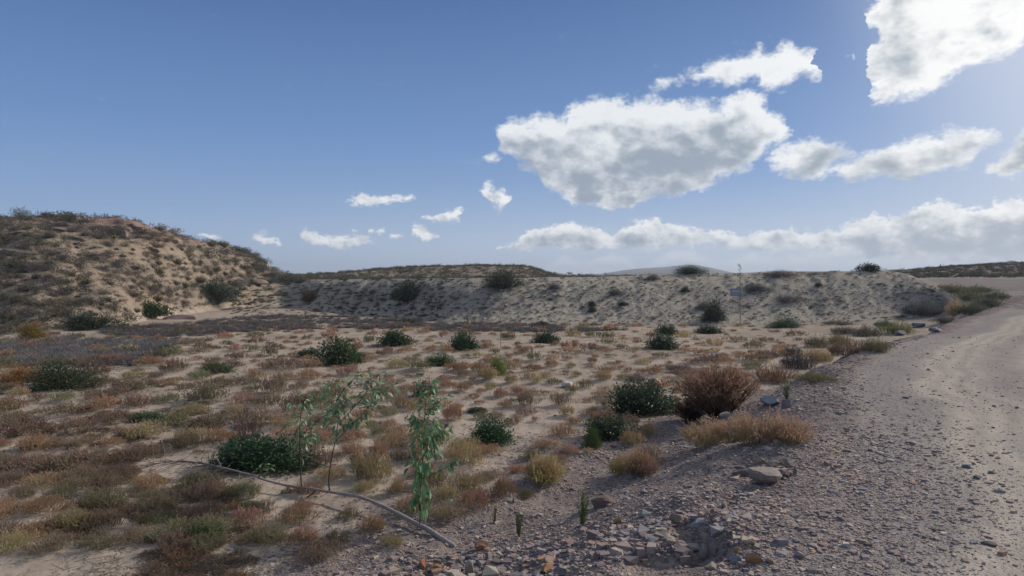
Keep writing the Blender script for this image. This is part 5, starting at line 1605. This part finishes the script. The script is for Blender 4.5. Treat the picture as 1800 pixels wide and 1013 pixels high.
    shoot([[(505, 855), (505, 862), (503, 869)]], [(0, .3, 1, 7, 17, .8, 8)], (0.10, 0.17, 0.06), 91, (0.16, 0.12, 0.08), 'few leaf sprout near the short shoot')
    shoot([[(455, 840), (460, 828), (466, 818)]], [(0, .3, 1, 12, 13, .2, 10)], (0.12, 0.20, 0.08), 95, (0.16, 0.12, 0.08), 'pale sprout in front of the dark bush')


fallen_branch()

# ------------------------------------------------------------------ upright sprigs and tall stalks
def sprig(px, py, w, h, col, label, seed):
    p = at(px, py); k = p[1] / FPX
    b = PB(seed); s = PB(seed + 1); r = b.r; H = h * k; W = w * k * 0.5
    for i in range(9):
        a = r.rand() * 6.28; lean = W * r.rand()
        top = np.array([math.cos(a) * lean, math.sin(a) * lean, H * (0.6 + 0.4 * r.rand())])
        s.tube([top * [0.1, 0.1, 0], top * [0.5, 0.5, 0.5] + 0.01 * r.randn(3), top], [0.0025, 0.002, 0.001], (1, 1, 1), 3)
        n = 70; t = (0.12 + 0.88 * r.rand(n))[:, None]
        P = top * t; d = r.randn(n, 3); d[:, 2] = abs(d[:, 2]) + 0.3
        b.leaves(P, d, H * 0.075 * (0.5 + r.rand(n)), H * 0.018, np.ones((n, 3)) * (0.75 + 0.5 * r.rand(n, 1)))
    root = add('sprig', None, None, loc=p, label=label, cat='sprig', group='upright green sprigs')
    add('leaves', b.mesh('leaves'), 'green_leaf', parent=root, color=col)
    add('stem', s.mesh('stem'), 'bark', parent=root, color=(0.16, 0.15, 0.08))


sprig(1024, 928, 26, 68, (0.12, 0.165, 0.045), 'tallest green sprig on the dark gravel bank', 1)
sprig(869, 921, 16, 32, (0.17, 0.17, 0.05), 'short yellow green sprig on the gravel', 5)
sprig(912, 946, 18, 50, (0.12, 0.14, 0.05), 'thin airy sprig between the tallest and the short one', 9)
sprig(1383, 705, 26, 40, (0.11, 0.15, 0.08), 'pale green sprig beside the blue grey boulder', 13)
sprig(1485, 695, 34, 7, (0.15, 0.19, 0.06), 'flat yellow green weed on the edge of the track', 17)
sprig(822, 575, 8, 16, (0.20, 0.20, 0.07), 'small yellowish weed at the foot of the dark crest bush slope', 21)
sprig(832, 571, 14, 14, (0.22, 0.20, 0.08), 'pale yellow weed before the embankment', 22)
sprig(776, 594, 12, 12, (0.26, 0.21, 0.06), 'yellow flowering weed in the sand mid flat', 23)
sprig(692, 642, 26, 12, (0.25, 0.21, 0.04), 'yellow flowering weed beside the rust cushions', 24)
sprig(1640, 545, 10, 16, (0.12, 0.15, 0.06), 'green weed by the silvery bush', 25)


def stalk(px, py, ytop, label, seed, head=0.0, wid=0.012, leafc=(0.12, 0.15, 0.08)):
    p = at(px, py); k = p[1] / FPX; H = (py - ytop) * k
    s = PB(seed); b = PB(seed + 1); r = s.r
    bend = 0.03 * H * r.randn(2)
    P = [np.array([bend[0] * t * t, bend[1] * t * t, H * t]) for t in np.linspace(0, 1, 9)]
    s.tube(P, np.linspace(wid, wid * 0.4, 9), (1, 1, 1), 5)
    for i in range(int(10 + 14 * head)):
        t = 0.25 + 0.75 * r.rand() if head < 0.5 else 0.55 + 0.45 * r.rand()
        q = np.array([bend[0] * t * t, bend[1] * t * t, H * t])
        a = r.rand() * 6.28; L = H * (0.03 + 0.07 * (1.05 - t))
        e = q + np.array([math.cos(a), math.sin(a), 0.7]) * L
        s.tube([q, (q + e) / 2, e], [wid * 0.4, wid * 0.3, wid * 0.15], (1, 1, 1), 3)
        n = 7
        b.leaves(q + (e - q) * r.rand(n, 1), r.randn(n, 3), H * 0.018, H * 0.006, np.ones((n, 3)) * (0.8 + 0.4 * r.rand(n, 1)))
    root = add('dry_stalk', None, None, loc=p, label=label, cat='stalk', group='thin tall stalks')
    add('stem', s.mesh('stem'), 'bark', parent=root, color=(0.20, 0.19, 0.13))
    add('leaves', b.mesh('leaves'), 'green_leaf', parent=root, color=leafc)


stalk(1301, 574, 466, 'tallest thin stalk, its branched tip standing above the embankment crest', 31, 1.0, 0.018)
stalk(880, 611, 556, 'thin pale stalk standing on the sand beyond the rust cushions', 33, 0.0, 0.008)
stalk(799, 590, 552, 'thin green stalk at the grey strip', 35, 0.2, 0.008, (0.05, 0.12, 0.07))
stalk(1162, 590, 560, 'thin straw stalk growing from the paired bushes', 37, 0.0, 0.010)
stalk(868, 588, 568, 'short thin stalk by the pale yellow weed', 39, 0.0, 0.006)


# ------------------------------------------------------------------ the small sign in front of the embankment
def sign():
    p = at(1293, 545)
    D = p[1]; k = D / FPX
    zc = on_plane(1293, 514, D)
    W, H = 19.5 * k, 13.5 * k
    root = add('sign_board', None, None, loc=(p[0], D, p[2]), label='small faded blue white sign board standing low on the embankment', cat='sign')
    def box(name, x, y, z, sx, sy, sz, col, parent=root):
        V = np.array([[a, b, c] for a in (-.5, .5) for b in (-.5, .5) for c in (-.5, .5)]) * [sx, sy, sz] + [x, y, z]
        F = np.array([[0, 1, 3, 2], [4, 6, 7, 5], [0, 4, 5, 1], [2, 3, 7, 6], [0, 2, 6, 4], [1, 5, 7, 3]])
        return add(name, mesh_from(name, V, F, np.ones((8, 3))), 'sign_paint', parent=parent, color=col)
    h0 = zc[2] - p[2]
    panel = box('panel', 0, -0.02, h0, W, 0.02, H, (0.26, 0.29, 0.36))
    box('stripe', W * 0.08, -0.034, h0 + H * 0.14, W * 0.72, 0.004, H * 0.16, (0.46, 0.50, 0.58), parent=panel)
    box('stripe', 0, -0.034, h0 - H * 0.20, W * 0.6, 0.004, H * 0.08, (0.33, 0.37, 0.46), parent=panel)
    box('post', -W * 0.3, 0.012, (h0 + H / 2 - 0.35) / 2, 0.022, 0.022, h0 + H / 2 + 0.35, (0.36, 0.33, 0.29))
    box('post', W * 0.3, 0.012, (h0 + H / 2 - 0.35) / 2, 0.022, 0.022, h0 + H / 2 + 0.35, (0.36, 0.33, 0.29))


sign()

# ------------------------------------------------------------------ growth on the left hill
TUSS = [tussock(800 + k, n=240, w=0.05).mesh('grass_blades') for k in range(4)]
SCRUB = [scrub(820 + k, n=700, leaf=0.13).mesh('scrub_leaves') for k in range(6)]
SC_B = [mesh_arrays(m) for m in SCRUB[:3]]
SC_S = [scrub(840 + k, n=150, leaf=0.26, wood=8).arrays() for k in range(4)]


def below_crest(px):
    return np.interp(px, [-50, 0, 100, 200, 300, 380, 440, 480, 510, 535], [386, 386, 384, 391, 407, 426, 448, 470, 487, 492])


def foot_line(px):
    return np.interp(px, [-50, 0, 100, 200, 300, 380, 440, 480, 535], [592, 588, 580, 570, 552, 535, 505, 497, 494])


def ordinal(n):
    tens = ['', '', 'twenty', 'thirty', 'forty', 'fifty', 'sixty', 'seventy']
    tt = ['', '', 'twentieth', 'thirtieth', 'fortieth', 'fiftieth', 'sixtieth', 'seventieth']
    if n == 1: return 'first'
    if n <= 20: return ORD[n - 1]
    return tt[n // 10] if n % 10 == 0 else tens[n // 10] + ' ' + ('first' if n % 10 == 1 else ORD[n % 10 - 1])


def hill_growth():
    g = np.random.RandomState(44)
    made = [(207, 394, 26), (230, 393, 20), (305, 408, 28), (335, 422, 50), (392, 434, 36), (415, 440, 18), (508, 486, 16), (40, 386, 40), (85, 386, 30), (15, 422, 40), (65, 432, 38), (20, 470, 42), (200, 420, 40), (365, 452, 40)]
    spots = [(x, y, w) for x, y, w in made]
    t = 0
    while len(spots) < 460 and t < 12000:
        t += 1
        px = -10 + 535 * g.rand(); c, f = below_crest(px), foot_line(px)
        py = c + (f - c) * g.rand() ** 1.0
        if f - c < 6: continue
        # the bare sandy scar
        if 95 < px < 230 and 455 < py < 520 and g.rand() < 0.72: continue
        if 230 < px < 330 and 425 < py < 470 and g.rand() < 0.5: continue
        w = 10 + 22 * g.rand() ** 1.6
        if px < 90 and 400 < py < 530: w *= 1.1
        if py - c < 8: w *= 0.8
        if any(abs(px - a) < (w + b_) * 0.30 and abs(py - b) < (w + b_) * 0.15 for a, b, b_ in spots): continue
        spots.append((px, py, w))
    cand = []
    for (px, py, w) in spots:
        p = at(px, max(py, below_crest(px) + 1.5))
        if p is None or p[1] > 80: continue
        cand.append(dict(px=px, py=py, w=w, p=p, r=w * p[1] / FPX * 0.5))
    cand.sort(key=lambda c: -c['w'])
    one, more = cand[:285], cand[285:]
    bands = ['the skyline', 'the upper slope', 'the middle slope', 'the lower slope', 'the foot']
    rows = {}
    for c in one:
        a, b = below_crest(c['px']), foot_line(c['px'])
        q = (c['py'] - a) / (b - a + 1e-6)
        k = 0 if c['py'] - a < 5 else 1 + min(3, int(q * 4))
        kind = g.choice(['grey', 'dark', 'straw'], p=[0.45, 0.35, 0.20])
        c['kind'] = kind
        rows.setdefault((k, kind), []).append(c)
    cols = dict(grey=(0.185, 0.178, 0.155), dark=(0.115, 0.120, 0.095), straw=(0.26, 0.225, 0.15))
    wordk = dict(grey='grey green scrub bush', dark='dark olive bush', straw='straw tipped grass tussock')
    for (k, kind), L in rows.items():
        L.sort(key=lambda c: c['px'])
        for i, c in enumerate(L):
            me = TUSS[g.randint(4)] if kind == 'straw' or (kind == 'grey' and g.rand() < 0.35) else SCRUB[g.randint(6)]
            col = np.array(cols[kind]) * (0.8 + 0.4 * g.rand())
            nm = 'grass_tussock' if kind == 'straw' else 'hill_bush'
            add(nm, me, 'dry_foliage', loc=c['p'] - np.array([0, 0, 0.05]), label=f'{ordinal(i + 1)} {wordk[kind]} from the left on {bands[k]} of the hill', cat='tussock' if kind == 'straw' else 'bush',
                group='tussocks on the left hill' if kind == 'straw' else 'bushes on the left hill', color=col, rz=g.rand() * 6.28, scale=(c['r'], c['r'], c['r'] * (0.85 + 0.35 * g.rand())))
    # the smallest, uncountable
    P = np.array([c['p'] for c in more]); R = np.array([c['r'] for c in more])
    px = -40 + 580 * g.rand(2600); cc, ff = below_crest(px), foot_line(px); py = cc + (ff - cc) * g.rand(2600)
    extra = at_many(px[:620], py[:620] + 1)
    P = np.concatenate([P, extra]); R = np.concatenate([R, 0.16 + 0.30 * g.rand(len(extra))])
    # the same slope outside the frame
    q = at_many(-640 + 620 * g.rand(900), 392 + 190 * g.rand(900))
    P = np.concatenate([P, q]); R = np.concatenate([R, 0.3 + 0.45 * g.rand(len(q))])
    # and the unseen back of the hill
    n = 900
    X = -60 + 50 * g.rand(n); Y = 40 + 50 * g.rand(n)
    M = masks(X, Y); ok = (M['hill'] > 0.5) & (M['st'] > 0.6)
    P = np.concatenate([P, np.stack([X[ok], Y[ok], height(X[ok], Y[ok])], 1)]); R = np.concatenate([R, 0.3 + 0.4 * g.rand(ok.sum())])
    col = np.array([(0.17, 0.165, 0.135), (0.12, 0.125, 0.09), (0.23, 0.19, 0.135), (0.18, 0.155, 0.15)])[g.choice(4, len(P))] * (0.8 + 0.4 * g.rand(len(P), 1))
    P[:, 2] -= 0.03
    scatter_stuff('hill_scrub', SC_S, P, R, R * 0.8, col, 3, 'dry_foliage', 'fine low scrub filling the gaps between the bushes of the left hill', 'scrub')


hill_growth()

# ------------------------------------------------------------------ weeds on the face of the embankment
CREEP = [creeper(860 + k, n=300).mesh('leaves') for k in range(5)]
CR_B = [creeper(880 + k, n=90, leaf=0.22).arrays() for k in range(4)]


def bank_weeds():
    g = np.random.RandomState(55)
    crest = lambda x: np.interp(x, [400, 530, 560, 700, 900, 1000, 1100, 1200, 1370, 1580, 1640, 1700], [500, 494, 493, 491, 489, 489, 486, 481, 478, 478, 505, 530])
    foot = lambda x: np.interp(x, [400, 450, 560, 700, 800, 900, 1480, 1580, 1700], [545, 543, 549, 561, 570, 573, 570, 563, 546])
    spots = [(px, py, w) for (px, py, w, *_) in BUSHES if _[-1] == GE]
    nb = len(spots); t = 0
    while len(spots) < nb + 560 and t < 14000:
        t += 1
        px = 405 + 1270 * g.rand() ** 1.25; c, f = crest(px), foot(px)
        q = g.rand(); py = c + (f - c) * q
        dens = np.interp(px, [400, 640, 760, 900, 1100, 1400, 1700], [1, 1, 0.8, 0.55, 0.5, 0.35, 0.5])
        if q > 0.88: dens *= 0.5
        if g.rand() > dens * (0.5 + 1.0 * (vnoise(np.array([px * 0.02]), np.array([py * 0.06]))[0] > 0.42)): continue
        w = np.interp(px, [400, 640, 800, 1000, 1300], [28, 24, 13, 8.0, 7.5]) * (0.45 + 0.9 * g.rand())
        if px > 800: w *= 1 + 0.9 * (g.rand() < 0.12)
        if any(abs(px - a) < (w + b_) * 0.36 and abs(py - b) < (w + b_) * 0.15 for a, b, b_ in spots): continue
        spots.append((px, py, w))
    cand = []
    for (px, py, w) in spots[nb:]:
        p = at(px, py + 0.5)
        if p is None or p[1] > 62: continue
        cand.append(dict(px=px, py=py, w=w, p=p, r=w * p[1] / FPX * 0.55))
    cand.sort(key=lambda c: -c['w'])
    one, more = cand[:290], cand[290:]
    rows = {}
    bands = ['crest', 'upper face', 'lower face', 'foot']
    secs = [(0, 560, 'weedy far end'), (560, 720, 'stretch left of the first dark bush'), (720, 886, 'stretch between the two very dark bushes'), (886, 1080, 'stretch right of the dark crest bush'), (1080, 1293, 'stretch left of the sign'), (1293, 1900, 'stretch right of the sign')]
    for c in one:
        a, b = crest(c['px']), foot(c['px']); q = (c['py'] - a) / (b - a)
        k = 0 if q < .15 else 1 if q < .5 else 2 if q < .85 else 3
        s = next(i for i, z in enumerate(secs) if z[0] <= c['px'] < z[1])
        rows.setdefault((k, s), []).append(c)
    for (k, s), L in rows.items():
        L.sort(key=lambda c: c['px'])
        for i, c in enumerate(L):
            px = c['px']
            gr = (0.068, 0.090, 0.075) if px < 800 else (0.115, 0.130, 0.110)
            if g.rand() < 0.25: gr = (0.12, 0.105, 0.10)
            flat = g.rand() < (0.85 if px < 820 else 0.5)
            me = CREEP[g.randint(5)] if flat else SCRUB[g.randint(6)]
            ang = np.interp(px, [400, 700, 1000, 1400], [-0.75, -0.75, -0.55, 0.3]) + 0.3 * g.randn()
            r_ = c['r']
            add('trailing_weed' if flat else 'weed', me, 'green_leaf', loc=c['p'] + np.array([0, 0, 0.0]), label=f'{ordinal(i + 1)} weed from the left, {bands[k]}, {secs[s][2]}', cat='weed', group='weeds on the embankment', color=np.array(gr) * (0.8 + 0.5 * g.rand()),
                rz=ang, scale=(r_ * 0.75, r_ * 1.5, r_ * 0.6))
    P = np.array([c['p'] for c in more]); R = np.array([c['r'] for c in more]) if len(more) else np.zeros(0)
    px = 405 + 1250 * g.rand(2400)
    py = crest(px) + (foot(px) + 15 * (px < 740) - crest(px)) * g.rand(2400)
    extra = at_many(px, py, 62); nx = len(extra)
    P = np.concatenate([P, extra]) if len(more) else extra
    R = np.concatenate([R, 0.05 + 0.13 * g.rand(nx) ** 2 + 0.1 * (extra[:, 0] < -4)])
    # flat back of the embankment
    col = np.array([(0.10, 0.115, 0.09), (0.18, 0.16, 0.13), (0.09, 0.10, 0.085)])[g.choice(3, len(P))] * (0.8 + 0.5 * g.rand(len(P), 1))
    scatter_stuff('weeds', CR_B, P, R, R * 0.9, col, 6, 'dry_foliage', 'countless tiny weeds and clods roughening the pale embankment face', 'weeds')


bank_weeds()


# ------------------------------------------------------------------ scrub behind the embankment: the low hill, the ridge beyond the bend, the far plain
def back_scrub():
    g = np.random.RandomState(66)
    n = 26000
    D = 62 + 75 * g.rand(n); px = -300 + 2900 * g.rand(n)
    X = (px - 900) / FPX * D
    M = masks(X, D)
    low_hill = (px > 500) & (px < 985)
    ridge = (px > 1440)
    left = px <= 500
    gap = (px >= 985) & (px <= 1440)
    ok = (low_hill & (g.rand(n) < 0.6)) | (ridge & (D > 63) & (g.rand(n) < 0.6)) | (left & (g.rand(n) < 0.15) & (M['hill'] < 2)) | (gap & (g.rand(n) < 0.15))
    ok &= M['road'] < 0.3
    X, D, px = X[ok], D[ok], px[ok]; n = len(X)
    P = np.stack([X, D, height(X, D) - 0.04], 1)
    r = 0.22 + 0.34 * g.rand(n) ** 2
    h = r * (0.55 + 0.35 * g.rand(n))
    pal = np.array([(0.17, 0.17, 0.125), (0.12, 0.125, 0.095), (0.24, 0.21, 0.155), (0.19, 0.16, 0.15), (0.15, 0.17, 0.11)])
    col = pal[g.choice(5, n)] * (0.8 + 0.4 * g.rand(n, 1))
    small = [scrub(900 + k, n=60, leaf=0.4, wood=6).arrays() for k in range(4)]
    col = col * np.where(px > 1440, 0.52, 0.78)[:, None] * np.where((px > 1440)[:, None], [[0.95, 1.0, 1.12]], [[1, 1, 1]])  # ridge scrub darker, with the blue of the haze put into its colour
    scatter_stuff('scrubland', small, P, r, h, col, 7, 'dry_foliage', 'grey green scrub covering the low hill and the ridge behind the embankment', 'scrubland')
    n = 9000
    D = 135 + 420 * g.rand(n) ** 1.3; px = -200 + 2600 * g.rand(n); X = (px - 900) / FPX * D
    P = np.stack([X, D, height(X, D) - 0.1], 1)
    r = 0.4 + 0.6 * g.rand(n); col = pal[g.choice(5, n)] * 0.9
    scatter_stuff('distant_scrub', [scrub(920 + k, n=30, leaf=0.55, wood=3).arrays() for k in range(3)], P, r, r * 0.9, col, 8, 'dry_foliage', 'distant scrub dotting the plain towards the horizon', 'scrubland')


back_scrub()


# ------------------------------------------------------------------ the air
def haze():
    V = np.array([[a, b, c] for a in (-4700, 4700) for b in (-4700, 4700) for c in (-150, 75)], float)
    F = np.array([[0, 1, 3, 2], [4, 6, 7, 5], [0, 4, 5, 1], [2, 3, 7, 6], [0, 2, 6, 4], [1, 5, 7, 3]])
    m, T, out = mat_new('thin_haze')
    v = T.new('ShaderNodeVolumePrincipled')
    v.inputs['Color'].default_value = (0.80, 0.88, 1.0, 1)
    v.inputs['Density'].default_value = 0.00038
    v.inputs['Anisotropy'].default_value = 0.2
    T.l.new(v.outputs[0], out.inputs['Volume'])
    m.cycles.homogeneous_volume = True
    add('haze', mesh_from('haze', V, F), m, kind='stuff', label='thin pale blue air between the viewer and the far hills', cat='haze')


haze()


# ------------------------------------------------------------------ dead twigs strewn over the near flat
def litter():
    g = np.random.RandomState(91)
    n = 7500
    py = 640 + 480 * g.rand(n); px = -700 + 1800 * g.rand(n)
    D = 2.35 * FPX / (py - 488); X = (px - 900) / FPX * D
    M = masks(X, D)
    w = sst(fbm(X * 0.7 + 3, D * 0.7, 3), -0.2, 0.3) * (1 - 0.6 * sst(px, 450, 800))
    ok = (g.rand(n) < w) & (M['bank'] < 0.3)
    X, D = X[ok], D[ok]; n = len(X)
    b = PB(92)
    for rep_ in range(4):
        x = X + 0.07 * g.randn(n); y = D + 0.07 * g.randn(n)
        P0 = np.stack([x, y, height(x, y) + 0.004], 1)
        a = g.rand(n) * 6.28; L = 0.04 + 0.16 * g.rand(n) ** 2
        P1 = P0 + np.stack([np.cos(a) * L, np.sin(a) * L, 0.35 * L * g.rand(n)], 1)
        c = np.array([(0.36, 0.31, 0.27), (0.22, 0.17, 0.14), (0.42, 0.36, 0.26)])[g.choice(3, n)] * (0.7 + 0.5 * g.rand(n, 1))
        b.blades(P0, P1, 0.004 + 0.003 * g.rand(n), c, c, 0.2 * L[:, None] * g.randn(n, 3) * [1, 1, 0.3])
    add('dry_litter', b.mesh('dry_litter'), 'dry_foliage', kind='stuff', label='dead twigs and straw strewn over the sand between the cushions', cat='litter')


litter()
